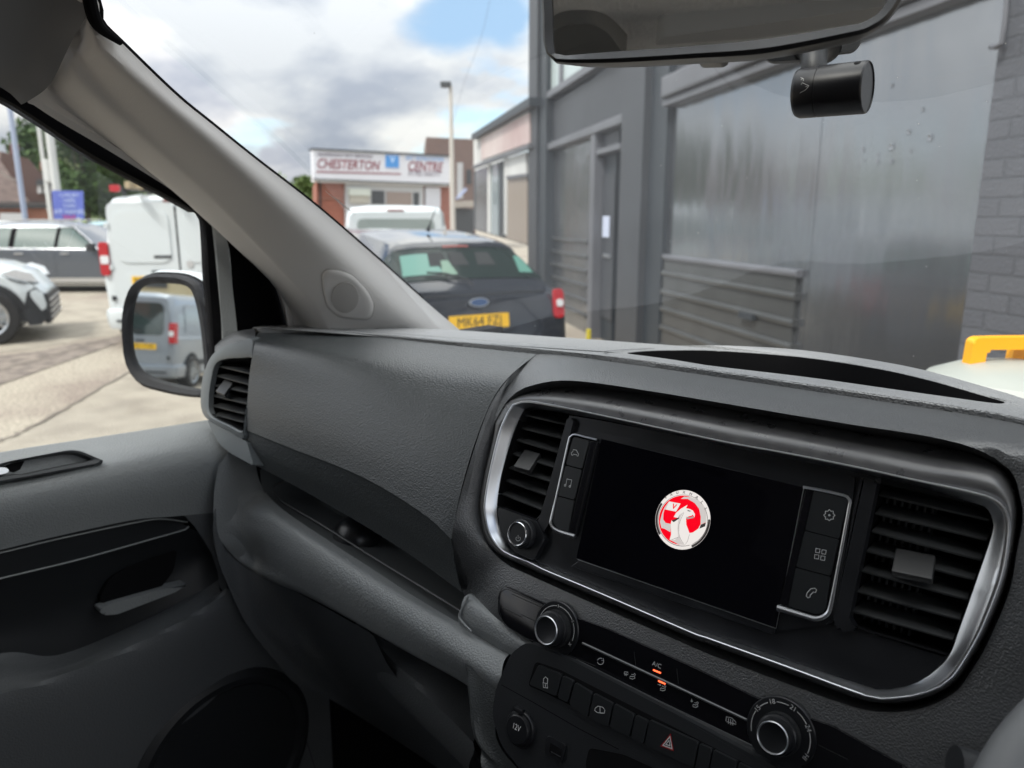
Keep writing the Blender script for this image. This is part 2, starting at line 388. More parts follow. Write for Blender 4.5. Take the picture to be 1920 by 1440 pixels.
wal = [p.lerp(sum(li, Vector())/len(li), .06) + Vector((0, 0, -.045)) for p in li]
edge = [p.lerp(b, .03)+Vector((0, 0, .0015)) for p, b in zip(lo, li)]
edge2 = [p.lerp(b, .93)+Vector((0, 0, .0012)) for p, b in zip(lo, li)]
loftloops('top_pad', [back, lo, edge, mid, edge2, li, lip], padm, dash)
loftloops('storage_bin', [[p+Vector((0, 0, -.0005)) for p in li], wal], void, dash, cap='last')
# thin seam of the bin insert
strokes('insert_seam', Plane((0, 0, 1.4335), (0, 0, 1), (1, 0, 0)), [[(1230, 653.5), (1180, 655), (1142, 657.5), (1133, 659.5), (1140, 661.5)]], .0018, 0, void, dash)

# --- groove channel between pad and fascia
g0 = [rz(u, v, z-.001) for u, v, z in ((484, 616, 1.42), (600, 619, 1.422), (700, 627, 1.427), (850, 642, 1.43), (1010, 657, 1.432), (1180, 675, 1.432), (1420, 709, 1.432), (1837, 772, 1.432), (2060, 818, 1.432))]
g1 = [p+Vector((0, -.008, -.012)) for p in g0]
g2 = [p+Vector((0, -.022, -.013)) for p in g0]
patch('groove', [g0, g1, g2], void, dash, 80, 12, crease=(1,))

# --- glovebox lid: rows from groove to bottom edge
def yrow(pts): return [ry(u, v, y) for u, v, y in pts]
r0b = [rz(u, v, z) for u, v, z in ((486, 621, 1.413), (590, 622, 1.417), (700, 631, 1.424), (850, 648, 1.427), (1006, 664, 1.429))]
r0a = [p+Vector((0, .004, -.007)) for p in r0b]
r1 = yrow([(480, 632, .556), (580, 645, .566), (680, 662, .574), (830, 692, .585), (957, 704, .592)])
r2 = yrow([(476, 650, .532), (580, 672, .543), (670, 694, .551), (800, 730, .560), (922, 752, .566)])
r5 = yrow([(458, 805, .503), (547, 841, .505), (610, 865, .506), (672, 891, .506), (735, 925, .505), (797, 966, .503), (825, 990, .501), (846, 1012, .500)])
r7 = yrow([(478, 872, .508), (560, 915, .513), (660, 972, .515), (760, 1034, .513), (866, 1110, .509)])
C2, C5 = cr(r2, 9), cr(r5, 9)
seam = yrow([(476, 650, .532), (469, 690, .524), (464, 750, .512), (458, 806, .503)]); seamr = yrow([(922, 752, .566), (899, 806, .547), (868, 905, .521), (846, 1010, .500)])
sL, sR = cr(seam, 4), cr(seamr, 4)
def midrow(t, k):
    o_ = [a.lerp(b, t)+Vector((0, -.007*math.sin(math.pi*t), 0)) for a, b in zip(C2, C5)]
    dl, dr = sL[k]-o_[0], sR[k]-o_[-1]
    return [p+dl*(1-i_/8)**3+dr*(i_/8)**3 for i_, p in enumerate(o_)]
r3, r4 = midrow(.34, 1), midrow(.68, 2)
r5b = [p+Vector((0, .0012, -.004)) for p in r5]
r6 = [a.lerp(b, .5)+Vector((0, -.002, 0)) for a, b in zip(cr(r5b, 9), cr(r7, 9))]
r8 = [p+Vector((0, .05, .012)) for p in r7]
patch('glovebox_lid', [r0a, r0b, r1, r2, r3, r4, r5, r5b, r6, r7, r8], grainf, dash, 90, 110, crease=(1, 6, 9))
# little white fleck stuck on the lid's lower edge
lathe('fleck', ry(543, 893, .519), (0, -1, .2), [(.0016, -.001), (.0012, .001), (0, .0015)], mat('white_fleck', (.6, .6, .58), .6), dash, 8)

# --- centre surround (grained frame round the screen unit)
SEG = 40
s_out = [
    [rz(1012, 664, 1.429), rz(1180, 683, 1.429), rz(1420, 718, 1.429), rz(1650, 752, 1.429), rz(1837, 781, 1.429), rz(1920, 797, 1.429), rz(2060, 830, 1.428)],
    conx([(2160, 900, .0), (2170, 1150, 0), (2100, 1400, 0)]),
    conx([(1950, 1600, .0), (1700, 1640, 0), (1400, 1510, 0), (1180, 1320, 0), (1000, 1207, 0), (915, 1157, 0)]),
    [ry(868, 1110, .514), ry(853, 1062, .507), ry(848, 1010, .501), ry(851, 985, .501), ry(870, 905, .521), ry(901, 806, .547), ry(923, 753, .565), ry(958, 705, .591)]]
s_in = [
    conx([(955, 747, 0), (972, 733, 0), (992, 724, 0), (1040, 714, 0), (1101, 716, 0), (1218, 733, 0), (1380, 760, 0), (1480, 777, 0), (1549, 788, 0), (1617, 799, 0), (1686, 809, 0), (1755, 821, 0), (1830, 841, 0)]),
    conx([(1893, 880, 0), (1913, 930, 0), (1918, 975, 0), (1907, 1035, 0), (1892, 1112, 0), (1852, 1206, 0), (1820, 1260, 0)]),
    conx([(1789, 1300, 0), (1726, 1330, 0), (1664, 1335, 0), (1601, 1326, 0), (1445, 1271, 0), (1320, 1223, 0), (1297, 1213, 0), (1117, 1134, 0), (994, 1079, 0)]),
    conx([(944, 1054, 0), (910, 1015, 0), (898, 965, 0), (904, 900, 0), (921, 812, 0), (938, 772, 0)])]
lo = ccr(s_out, SEG); li = ccr(s_in, SEG)
def shift(loop, h, shrink=0, c=None):
    c = c or sum(loop, Vector())/len(loop)
    return [p.lerp(c, shrink)+CP.n*h for p in loop]
m1 = []
for i, (a, b) in enumerate(zip(lo, li)):
    p = a.lerp(b, .5); bul = .006 + (.004 if i < SEG else 0); m1.append(p+CP.n*bul)
m2 = [a.lerp(b, .85)+CP.n*.004 for a, b in zip(lo, li)]
sunk = shift(li, -.012, .006)
sunk2 = shift(li, -.060, .05)
loftloops('centre_surround', [[p+Vector((0, .006, -.012)) for p in lo], lo, m1, m2, li, sunk, sunk2], grain, dash)

# --- hood band above the silver ring (rounded, satin) : from the gap to the ring
ring_out = [
    [(953, 774), (958, 763), (967, 757), (984, 753), (1015, 755.5), (1140, 781.6), (1271, 810), (1380, 833), (1480, 851), (1617, 878.5), (1709, 899), (1801, 918)],
    [(1847, 929), (1877, 945), (1891, 968), (1894, 1000), (1882, 1078), (1851, 1162), (1826, 1212)],
    [(1789, 1269), (1757, 1291), (1711, 1305), (1664, 1309), (1626, 1305), (1476, 1250), (1320, 1194), (1297, 1186), (1117, 1108.6), (1024, 1070), (994, 1055)],
    [(947, 1035), (921, 1005), (911, 968), (910, 940), (919, 888), (937, 812)]]
ring_in = [
    [(974, 784), (977, 774), (986, 766), (1000, 765), (1020, 768), (1140, 789), (1271, 817), (1380, 841), (1480, 860), (1617, 888), (1709, 909), (1795, 934)],
    [(1836, 946), (1852, 955), (1860, 972), (1861, 1000), (1832, 1087), (1801, 1175), (1779, 1231)],
    [(1742, 1267), (1718, 1281), (1690, 1290), (1657, 1294), (1626, 1288.5), (1476, 1238.5), (1320, 1185), (1297, 1177), (1117, 1101), (1030, 1064), (1000, 1051)],
    [(964, 1034), (944, 1005), (933, 975), (932, 945), (940, 890), (960, 820)]]
ro = ccr([con(s, .004) for s in ring_out], SEG); ri = ccr([con(s, -.004) for s in ring_in], SEG)
hood_top = [
    [(944, 786), (950, 765), (966, 744), (998, 729), (1041, 722.5), (1140, 729), (1290, 753), (1380, 770), (1480, 788), (1663, 820), (1801, 845)],
    [(1868, 872), (1900, 912), (1908, 960), (1900, 1033), (1885, 1100), (1855, 1175), (1833, 1218)],
    [(1796, 1276), (1760, 1301), (1712, 1316), (1664, 1320), (1622, 1315), (1472, 1260), (1318, 1204), (1295, 1196), (1112, 1117), (1018, 1077), (990, 1064)],
    [(941, 1041), (915, 1010), (906, 970), (905, 940), (914, 886), (930, 820)]]
ho = ccr([con(s, -.034 if k_ == 0 else -.012) for k_, s in enumerate(hood_top)], SEG)
ho = [ho[i]*.5+ho[i-1]*.25+ho[(i+1) % len(ho)]*.25 for i in range(len(ho))]
hoodloops = [shift(ho, -.02)]
for k in range(0, 9):
    t = k/8; hb = math.sin(t*math.pi)*1.0
    L_ = []
    for i, (a, b) in enumerate(zip(ho, ro)):
        wdt = (a-b).length; L_.append(a.lerp(b, t)+CP.n*(hb*min(.012, wdt*.30)-.002*t))
    hoodloops.append(L_)
hoodloops.append(shift(ro, -.015))
loftloops('screen_hood', hoodloops, hoodm, dash)
# --- silver trim ring: rounded crest and sloping inner flank
crest = [a.lerp(b, .22)+CP.n*.0035 for a, b in zip(ro, ri)]
crest2 = [a.lerp(b, .38)+CP.n*.003 for a, b in zip(ro, ri)]
loftloops('trim_ring', [shift(ro, -.006), ro, [a.lerp(b, .08)+CP.n*.0025 for a, b in zip(ro, ri)], crest, crest2, [a.lerp(b, .7) for a, b in zip(ro, ri)], ri, shift(ri, -.012)], chrome, dash)

tube('trim_bead', [p for p in shift([a.lerp(b, .04) for a, b in zip(ro, ri)], .0014)+[a.lerp(b, .04)+CP.n*.0014 for a, b in list(zip(ro, ri))[:1]]], .0010, chrome, dash, 8)
# --- face plate with openings for the vents (built as four joined panels round the openings)
H = -.006
vl = [(978, 768), (1064, 783), (1014, 968), (1004, 976), (932, 948), (934, 925)]        # left centre vent opening
vr = [(1645, 905), (1830, 951), (1858, 962), (1862, 990), (1776, 1229), (1622, 1183), (1598, 1172), (1592, 1155)]
mid_panel = [(1066, 778), (1130, 789), (1380, 838), (1480, 858), (1617, 886), (1645, 896), (1644, 912), (1592, 1160), (1600, 1176), (1640, 1190), (1776, 1230),
             (1745, 1272), (1700, 1292), (1657, 1297), (1626, 1292), (1476, 1241), (1320, 1188), (1117, 1104), (1020, 1063), (960, 1034), (936, 985), (931, 950), (1004, 977), (1015, 966)]
bm = bmesh.new(); add_prism(bm, [CP.pt(u, v, H) for u, v in mid_panel], CP.n*-.012, .0012)
bmobj('face_plate', bm, smoothb, dash)
# raised rim of the screen pod (soft edged band round the display)
pod = rnd([(1069, 783), (1629, 893), (1566, 1184), (1510, 1190), (1070, 1050), (1012, 1000)], [8, 14, 30, 30, 10, 20])
# strip between volume knob and vent
def flank(name, pxs, h0, h1, m, bev=.0015): return plate(name, CP, pxs, h0, h1, m, dash, bev)
flank('vent_divider', rnd([(1064, 781), (1076, 785), (1030, 980), (1018, 1000), (1003, 985), (1014, 966)], 5), -.012, -.001, smoothb, .0025)
flank('vent_divider', rnd([(1613, 893), (1645, 903), (1592, 1160), (1606, 1182), (1572, 1184), (1562, 1160)], 6), -.012, -.0015, smoothb, .003)
# sloped shelf under left vent that carries the volume knob
sh0 = con([(933, 951), (1003, 977)], -.004); sh1 = con([(934, 985), (990, 1003)], -.004)
bm = bmesh.new(); add_prism(bm, con(rnd([(932, 950), (1006, 977), (1022, 1010), (1000, 1052), (962, 1033), (938, 995)], 5), .0005), CP.n*-.01, .002)
bmobj('knob_shelf', bm, smoothb, dash)

def vent(name_label, op, slats, tab, hoff, depth, lab, tabdir=None, vanes=0):
    """air vent: housing box behind the opening, horizontal slats, a thumb tab"""
    P0 = [CP.pt(u, v, hoff-.002) for u, v in op]
    e = thing('air_vent', (0, 0, 0), '', '')
    for k_ in ('label', 'category'): del e[k_]
    e.parent = dash; e.matrix_parent_inverse = world_of(dash).inverted()
    if lab: e['label'] = lab
    bm = bmesh.new(); a = [bm.verts.new(p) for p in P0]; b = [bm.verts.new(p-CP.n*depth+Vector((0, 0, 0))) for p in P0]; n = len(P0)
    bm.faces.new(b)
    for i in range(n): bm.faces.new((a[i], a[(i+1) % n], b[(i+1) % n], b[i]))
    bmobj('vent_housing', bm, void, e)
    bm = bmesh.new()
    for (a_, b_) in slats:
        p, q = CP.pt(*a_, hoff-.008), CP.pt(*b_, hoff-.008)
        d = (q-p); c = (p+q)/2 - CP.n*.009 + CP.y*.0035
        up_ = (CP.n*.92 - CP.y*.38).normalized()
        th = up_.cross(d.normalized())
        box(bm, c, d*.5, up_*.0105, th*.0011, .0008)
    bmobj('slats', bm, slatm, e)
    if vanes:
        bm = bmesh.new(); 
        for k in range(vanes):
            t = (k+.5)/vanes; p = P0[0].lerp(P0[1], t)*.5+P0[-2].lerp(P0[-3], t)*.5 - CP.n*.03
            box(bm, p, CP.x*.0008, CP.y*(P0[0]-P0[-1]).length*.5, CP.n*.006)
        bmobj('vanes', bm, slatm, e)
    tl, tr, br = tab     # front edge left-bottom, front edge right-bottom, and back top-right
    f0, f1 = CP.pt(*tl, hoff+.006), CP.pt(*tr, hoff+.006); bk = CP.pt(*br, hoff-.012)
    wv = f1-f0; dv_ = bk-f1; nn = wv.cross(dv_).normalized()
    if nn.z < 0: nn = -nn
    bm = bmesh.new(); box(bm, (f0+f1)/2+dv_/2-nn*.003, wv/2, dv_/2, nn*.003, .0012)
    bmobj('adjuster_tab', bm, tabm, e)
    return e
vent('v', vl, [((986, 778.5), (1062, 796)), ((977, 802.5), (1055, 822)), ((968, 825), (1048, 849)), ((960, 851), (1041, 877)), ((954, 877), (1035, 904)), ((948, 901), (1029, 930)), ((942, 926), (1022, 958))],
     ((962, 874), (992, 882), (1013, 849)), -.002, .05, None)
vent('v', vr, [((1648, 927), (1856, 975)), ((1641, 962), (1851, 1012)), ((1634, 996), (1842, 1050)), ((1625, 1033), (1829, 1087)), ((1616, 1070), (1819, 1125)), ((1608, 1109), (1806, 1163)), ((1599, 1146), (1792, 1201))],
     ((1671, 1070), (1748, 1086), (1755, 1040)), -.002, .055, 'large right hand vent beside the phone button', vanes=7)

# --- left end vent pod, on a plane slightly nearer the driver's side
HV = .030
pod_o = [(479, 633), (452, 637), (429, 644), (412, 655), (400, 667), (389, 688), (382, 712), (379, 748), (381, 770), (386, 782), (400, 792), (430, 809), (462, 827)]
# housing shell: outer contour lofted to the opening contour
oc = [[(479, 634), (455, 636.5), (432, 643), (413, 654)], [(400, 667), (389, 688), (382, 712), (379, 748), (381, 768)], [(388, 783), (400, 791), (430, 808), (461, 825)], [(466, 800), (470, 760), (476, 700)]]
ic = [[(474, 672), (450, 671), (428, 672), (410, 677)], [(401, 688), (396, 710), (392, 735), (391, 760), (393, 772)], [(399, 781), (410, 788), (430, 797), (456, 808)], [(461, 785), (466, 752), (472, 700)]]
o_ = ccr([con(s, HV-.006) for s in oc], 20); i_ = ccr([con(s, HV) for s in ic], 20)
vent_e = vent('v', [(474, 674), (430, 674), (409, 679), (400, 690), (392, 745), (393, 770), (400, 780), (456, 807)],
     [((410, 686.5), (472, 701)), ((404, 704), (469, 721.5)), ((399, 722.5), (466, 736)), ((396, 741), (463, 757)), ((396, 760), (459, 776)), ((396, 776), (457, 792))],
     ((404, 733), (420, 740), (437, 717)), HV, .045, 'end vent at the passenger side with a pale hooded top')
loftloops('vent_shell', [shift(o_, -.05), shift(o_, -.003, .0), [a.lerp(b, .15)+CP.n*.004 for a, b in zip(o_, i_)], [a.lerp(b, .8)+CP.n*.003 for a, b in zip(o_, i_)], i_, shift(i_, -.008)], mat('vent_shell_plastic', (.15, .165, .17), .42), vent_e)
# lower cheek under the end vent
ch = [(388, 786), (430, 809), (463, 828), (476, 874), (455, 862), (432, 850), (411, 832), (399, 812)]
bm = bmesh.new(); add_prism(bm, con(rnd(ch, 5), HV-.004), CP.n*-.06, .004); bmobj('end_cheek', bm, MATS['vent_shell_plastic'], dash)
# dash end behind the pod, up to the pad
end0 = [rz(486, 616, 1.418), rz(450, 622, 1.415), rz(427, 634, 1.403), rz(412, 648, 1.39)]
end1 = con([(481, 637), (452, 640), (425, 649), (404, 664)], HV-.008)
end2 = [p+Vector((-.02, .12, -.06)) for p in end1]
patch('dash_end', [[p+Vector((.01, .06, -.02)) for p in end0], end0, [a.lerp(b, .5)+Vector((0, -.004, .003)) for a, b in zip(end0, end1)], end1], grain, dash, 20, 20)

# --- display, soft keys, volume knob
disp = [(1127, 822), (1508, 913), (1456, 1178), (1080, 1047)]
plate('display_bezel', CP, rnd([(1104, 806), (1604, 893), (1567, 1168), (1461, 1182), (1075, 1052), (1030, 990), (1062, 815)], [4, 10, 20, 3, 6, 10, 8]), -.008, -.0035, smoothb, dash, .001)
dsp = plate('display', CP, disp, -.008, -.0020, screenm, dash, .0004)
strokes('display_edge', CP, [[(1083, 1049), (1455, 1178.5), (1507, 915)]], .0007, -.0018, chrome, dash)
flank('display_ledge', [(1086, 1050), (1452, 1177), (1450, 1190), (1070, 1062)], -.008, -.0028, smoothb, .001)
# left keys
def key(px, icon=None, h=-.001, lab=None, iw=.00055):
    k = plate('menu_button', CP, rnd(px, 3), h-.004, h, keym, dash, .0005)
    if icon: strokes('button_icon', CP, icon, iw, h+.0002, iconm, k)
    if lab: k['label'] = lab
    return k
plate('key_strip', CP, rnd([(1072, 816), (1122, 824), (1079, 1006), (1037, 992)], [8, 3, 3, 14]), -.006, -.002, void, dash, 0)
def sc(l, u, v, s=1): return [(u+a*s, v+b*s) for a, b in l]
car_i = [(-6, 5), (-7, 1), (-4, -1), (-3, -5), (3, -4), (5, 1), (7, 3), (6, 7), (4, 7), (4, 5), (-3, 3.5), (-4, 6)]
note_i = [[(-5, 5), (-3, -6), (6, -4), (4, 7)], (circ(-6.5, 6, 1.6, 8), True), (circ(2.5, 8, 1.6, 8), True)]
key([(1075, 819), (1105, 826), (1091, 879), (1061, 871)], [(sc(car_i, 1078, 848), True)], lab='top left key with a car icon')
key([(1060, 873), (1090.5, 881), (1077, 937), (1046, 929)], [sc(note_i[0], 1066, 904)] + [(sc(c, 1066, 904), True) for c, _ in note_i[1:]], lab='middle left key with music notes')
key([(1045, 931), (1076.5, 939), (1065, 998), (1044, 990), (1036, 978)], lab='blank key at lower left')
for q in ([(1107, 827), (1117, 829), (1075, 1004), (1066, 999)], [(1118.5, 829), (1124, 831), (1082, 1006), (1077, 1005)]):
    plate('key_edge_strip', CP, q, -.006, -.0015, gloss, dash, .0003)
def tubering(name, px, h, r, parent=dash, closed=False, m=chrome):
    pts = cr([CP.pt(u, v, h) for u, v in px], 60)
    return tube(name, pts, r, m, parent, 8)
tubering('key_frame', [(1119, 824.5), (1100, 820), (1083, 815.5), (1075, 815), (1070, 819), (1066, 828), (1048, 910), (1034, 972), (1033, 982), (1039, 991), (1052, 998), (1078, 1006)], -.0012, [.0011]*40+[.0013+.00005*i for i in range(20)])
# right keys
plate('key_strip', CP, rnd([(1510, 913), (1592, 932), (1552, 1150), (1540, 1158), (1459, 1135)], [2, 10, 14, 10, 2]), -.006, -.002, void, dash, 0)
gear = []
for k in range(16):
    a_ = 2*math.pi*k/16; r_ = 10.5 if k % 2 == 0 else 8
    gear.append((1555+r_*math.cos(a_), 966+r_*math.sin(a_)))
key([(1526, 920), (1590, 936), (1573, 1010), (1510, 994)], [(gear, True), (circ(1555, 966, 1.4, 6), True)], lab='top right key with a cog icon')
sq = []
for (a_, b_) in ((-5.5, -6.5), (6, -4), (-7.5, 5), (4, 7.5)):
    sq.append(([(1539+a_-3.6, 1039+b_-4.2), (1539+a_+4, 1039+b_-3.2), (1539+a_+3, 1039+b_+4.2), (1539+a_-4.4, 1039+b_+3.2)], True))
key([(1509, 996), (1572.5, 1012), (1557, 1080), (1493, 1063)], sq, lab='middle right key with four squares')
ph = [(-10, 6), (-9, 0), (-2, -8), (6, -9), (9, -6), (7, -1), (3, -2), (-3, 4), (-3, 7), (-7, 9)]
key([(1492, 1065), (1556.5, 1082), (1549, 1140), (1541, 1150), (1528, 1151), (1478, 1137)], [(sc(ph, 1522, 1112), True)], lab='lower right key with a telephone icon')
plate('key_edge_strip', CP, [(1511, 915.5), (1524, 919), (1476, 1136), (1462, 1132)], -.006, -.0015, gloss, dash, .0003)
tubering('key_frame', [(1506, 913), (1540, 919), (1575, 927), (1588, 931), (1594, 940), (1592, 952), (1572, 1060), (1557, 1138), (1549, 1153), (1532, 1160), (1510, 1155), (1458, 1139)], -.0012, [.0011]*34+[.0011+.00006*i for i in range(26)])

def knob(name, c, r, ht, grip, lab, scale=None, ringm=chrome2, icon=None, base=True, rings=True):
    o = CP.pt(*c, 0)
    k = lathe(name, o, CP.n, [(r*1.0, -.004), (r*1.0, ht*.55), (r*.96, ht*.62), (r*.88, ht*.66), (r*.86, ht*.9), (r*.82, ht*.98), (r*.74, ht), (r*.70, ht-.0006), (0, ht-.0006)], smoothb, dash, 56)
    lathe('knob_ring', o, CP.n, [(r*.70, ht-.0008), (r*.72, ht+.0006), (r*.76, ht+.0009), (r*.80, ht+.0004), (r*.81, ht-.0004)], ringm, k, 56, False)
    if grip:
        bm = bmesh.new(); s = CP.x; t = CP.y
        for i in range(90):
            a_ = 2*math.pi*i/90; d = s*math.cos(a_)+t*math.sin(a_); tt = -s*math.sin(a_)+t*math.cos(a_)
            box(bm, o+d*r*1.0+CP.n*ht*.3, d*.0005, tt*.00035, CP.n*ht*.22)
        bmobj('knurling', bm, smoothb, k)
    k['label'] = lab
    return k
kn = knob('volume_knob', (984, 1001), .0145, .012, False, 'round power and volume knob under the left vent')
ip = CP.pt(984, 1001, .0118)
strokes('power_icon', CP, [circ(971.5, 1010, 4.2, 14, -50, 230), [(971.5, 1003.5), (971.5, 1010)]], .0005, .0119, iconm, kn)

# --- emblem shown on the display (flat layers of light on the screen)
EM = thing('x', (0, 0, 0), '', ''); bpy.data.objects.remove(EM)
def emat(n_, c, s_=.5): return mat(n_, (0, 0, 0), .3, emit=c, es=s_)
e_w = emat('emblem_white', (.75, .71, .68)); e_g = emat('emblem_grey', (.34, .31, .31)); e_d = emat('emblem_dark', (.035, .03, .03)); e_r = emat('emblem_red', (.85, .0, .012)); e_m = emat('emblem_mid', (.55, .51, .49))
def zp(l): return [(1180+x/4.5714, 860+y/4.5714) for x, y in l]
def flat(name, px, h, m, parent):
    bm = bmesh.new(); vs_ = [bm.verts.new(CP.pt(u, v, h)) for u, v in px]
    tri = tessellate_polygon([[CP.pt(u, v, h) for u, v in px]])
    for t in tri:
        try: bm.faces.new([vs_[i] for i in t])
        except ValueError: pass
    me = bpy.data.meshes.new(name); bm.to_mesh(me); bm.free(); return link_mesh(name, me, m, parent, False)
def ell(cx, cy, a_, b_, rot=0, n=48, t0=0, t1=360):
    o = []
    for i in range(n):
        t = math.radians(t0+(t1-t0)*i/(n if t1-t0 == 360 else n-1)); x, y = a_*math.cos(t), b_*math.sin(t); c_, s_ = math.cos(math.radians(rot)), math.sin(math.radians(rot))
        o.append((cx+x*c_-y*s_, cy+x*s_+y*c_))
    return o
def band(cx, cy, a0, b0, a1, b1, t0, t1, rot=8): return ell(cx, cy, a0, b0, rot, 30, t0, t1)+ell(cx, cy, a1, b1, rot, 30, t0, t1)[::-1]
h_ = -.0018; dh_ = .00012
flat('emblem_rim', zp(ell(459, 524, 236, 256, 8)), h_, e_w, dsp)
flat('emblem_rim_shade', zp(band(459, 524, 234, 254, 216, 234, -8, 62)), h_+dh_, e_d, dsp)
flat('emblem_rim_shade', zp(band(459, 524, 234, 254, 216, 234, 142, 208)), h_+dh_, e_d, dsp)
flat('emblem_line', zp(ell(459, 530, 214, 222, 8)), h_+dh_*2, e_d, dsp)
flat('emblem_line', zp(ell(459, 529, 210, 218, 8)), h_+dh_*3, e_w, dsp)
flat('emblem_field', zp(ell(455, 528, 202, 212, 8)), h_+dh_*4, e_r, dsp)
flat('emblem_wing', zp([(440, 345), (470, 325), (530, 330), (600, 360), (640, 410), (662, 470), (660, 545), (610, 560), (612, 500), (598, 430), (560, 380), (500, 345)]), h_+dh_*5, e_m, dsp)
flat('emblem_wing', zp([(612, 560), (662, 548), (655, 600), (630, 650), (590, 700), (530, 738), (470, 748), (500, 640), (545, 632), (590, 600)]), h_+dh_*5, e_w, dsp)
flat('emblem_shade', zp([(612, 565), (656, 548), (650, 580), (600, 600)]), h_+dh_*6, e_d, dsp)
flat('emblem_wing', zp([(262, 540), (280, 470), (300, 420), (340, 365), (440, 385), (400, 455), (302, 434), (292, 470), (290, 520), (310, 550), (358, 560), (352, 630), (300, 600), (275, 595)]), h_+dh_*5, e_m, dsp)
flat('emblem_flag', zp([(340, 368), (438, 386), (400, 452), (312, 434)]), h_+dh_*6, e_w, dsp)
text('emblem_letter', 'V', CP.pt(*zp([(380, 411)])[0], h_+dh_*7), CP.x, CP.y, .0062, e_r, dsp, shear=.2, bold=.03)
flat('emblem_griffin', zp([(380, 500), (400, 465), (440, 430), (500, 395), (485, 425), (515, 430), (545, 445), (562, 475), (558, 505), (545, 480), (530, 490), (505, 495), (485, 515), (486, 560), (505, 610), (520, 650), (515, 690), (485, 738), (440, 742), (345, 695), (358, 650), (355, 560), (360, 530), (425, 510)]), h_+dh_*7, e_w, dsp)
flat('emblem_shade', zp([(362, 530), (420, 505), (430, 480), (425, 515), (380, 545)]), h_+dh_*8, e_d, dsp)
flat('emblem_shade', zp([(385, 700), (418, 670), (412, 600), (418, 540), (432, 480), (468, 455), (440, 500), (426, 560), (430, 660), (452, 705), (470, 740), (420, 735), (350, 695), (360, 690)]), h_+dh_*8, e_m, dsp)
flat('emblem_shade', zp([(498, 440), (528, 448), (520, 454), (500, 449)]), h_+dh_*9, e_d, dsp)
flat('emblem_shade', zp([(485, 498), (520, 503), (545, 492), (552, 508), (530, 512), (495, 520)]), h_+dh_*8, e_g, dsp)
flat('emblem_blade', zp([(468, 460), (486, 520), (490, 600), (515, 650), (495, 712), (474, 744), (440, 700), (420, 640), (424, 560), (445, 500)]), h_+dh_*9, e_w, dsp)
strokes('emblem_line', CP, [zp([(365, 695), (420, 672)]), zp([(468, 462), (445, 510), (425, 570), (424, 640), (440, 690), (474, 742), (500, 705), (515, 650)])], .00025, h_+dh_*10, e_d, dsp)
word = 'VAUXHALL'; wp = [(312, 334), (360, 308), (411, 292), (468, 289), (526, 303), (578, 332), (622, 374), (656, 430)]
for ch_, (x_, y_), ang in zip(word, wp, (-38, -26, -12, 3, 18, 32, 48, 62)):
    a_ = math.radians(-ang+(-14)); xd = CP.x*math.cos(math.radians(ang-8))-CP.y*math.sin(math.radians(ang-8)); yd = CP.x*math.sin(math.radians(ang-8))+CP.y*math.cos(math.radians(ang-8))
    text('emblem_lettering', ch_, CP.pt(*zp([(x_, y_)])[0], h_+dh_*12), xd, yd, .0034, e_d, dsp, bold=.02)

# --- climate control strip
HCm = .008
cl = [(945, 1098), (1000, 1122), (1075, 1157), (1135, 1178), (1300, 1252), (1420, 1310), (1480, 1335), (1560, 1362), (1700, 1440), (1720, 1500), (1560, 1470), (1420, 1445), (1300, 1380), (1060, 1252), (985, 1195), (948, 1172), (934, 1150), (934, 1115)]
clp = plate('climate_panel', CP, rnd(cl, 8), -.002, HCm, gloss, dash, .0015)
strokes('panel_outline', CP, [rnd([(1120, 1250), (985, 1196), (944, 1170), (936, 1145), (937, 1112), (948, 1103), (1040, 1146)], 6)[4:-4]], .0006, HCm+.0002, slatm, clp)
# silver divider line and ribbed lower strip
bar = [CP.pt(u, v, HCm+.001) for u, v in ((1092, 1206), (1200, 1256), (1300, 1303), (1400, 1350))]
tube('panel_divider', cr(bar, 12), .0011, mat('dark_satin_line', (.12, .125, .13), .35, .5), dash, 8)
plate('ribbed_strip', CP, [(1080, 1236), (1240, 1316), (1420, 1402), (1412, 1416), (1230, 1328), (1066, 1245)], HCm-.002, HCm+.001, grain, dash, .0004)
for q_ in ([(960, 1114), (1018, 1140)], [(941, 1139), (978, 1157)], [(977, 1152), (1004, 1165)], [(1535, 1397), (1590, 1424)]): strokes('slot_line', CP, [q_], .0006, HCm+.0003, slatm, clp)
for q_ in ([(1189, 1222), (1192, 1248)], [(1269, 1254), (1272, 1282)]): strokes('button_gap', CP, [q_], .0005, HCm+.0003, slatm, clp)
seat_i = [[(-2, -4), (2, -3), (4, -6), (6, -4), (4, 0), (5, 4), (0, 6), (-6, 4)], [(-6, 2), (-4, 0), (0, 1), (3, 0)]]
def icon(cu, cv, lines, s=1.0, wd=.0005, par=clp, h=None): return strokes('panel_icon', CP, [sc(l, cu, cv, s) for l in lines], wd, HCm+.0004 if h is None else h, iconm, par)
icon(1126, 1240, [circ(0, 0, 6, 10, -30, 170), circ(0, 0, 6, 8, 200, 300), [(5, -6), (6, -1), (2, -2)]])
icon(1186, 1268, seat_i, .9); icon(1175, 1262, [[(-6, 2), (-5, -3), (3, -2), (3, 4), (-6, 2)], [(-4, 0), (-4, 6)], [(-1, 0), (-1, 7)]], .8)
icon(1243, 1290, seat_i, .9); icon(1236, 1284, [[(-3, -1), (3, 0)], [(1, -2), (3, 0), (1, 2)]], 1)
icon(1304, 1321, seat_i, .9); icon(1297, 1313, [[(0, -3), (0, 3)], [(-2, 1), (0, 3), (2, 1)]], 1)
icon(1370, 1350, [[(-9, 2), (-8, -6), (2, -4), (9, 3), (10, 8), (-8, 3)], [(-4, -3), (-4, 7)], [(0, -2), (0, 9)], [(4, 0), (4, 10)]], 1)
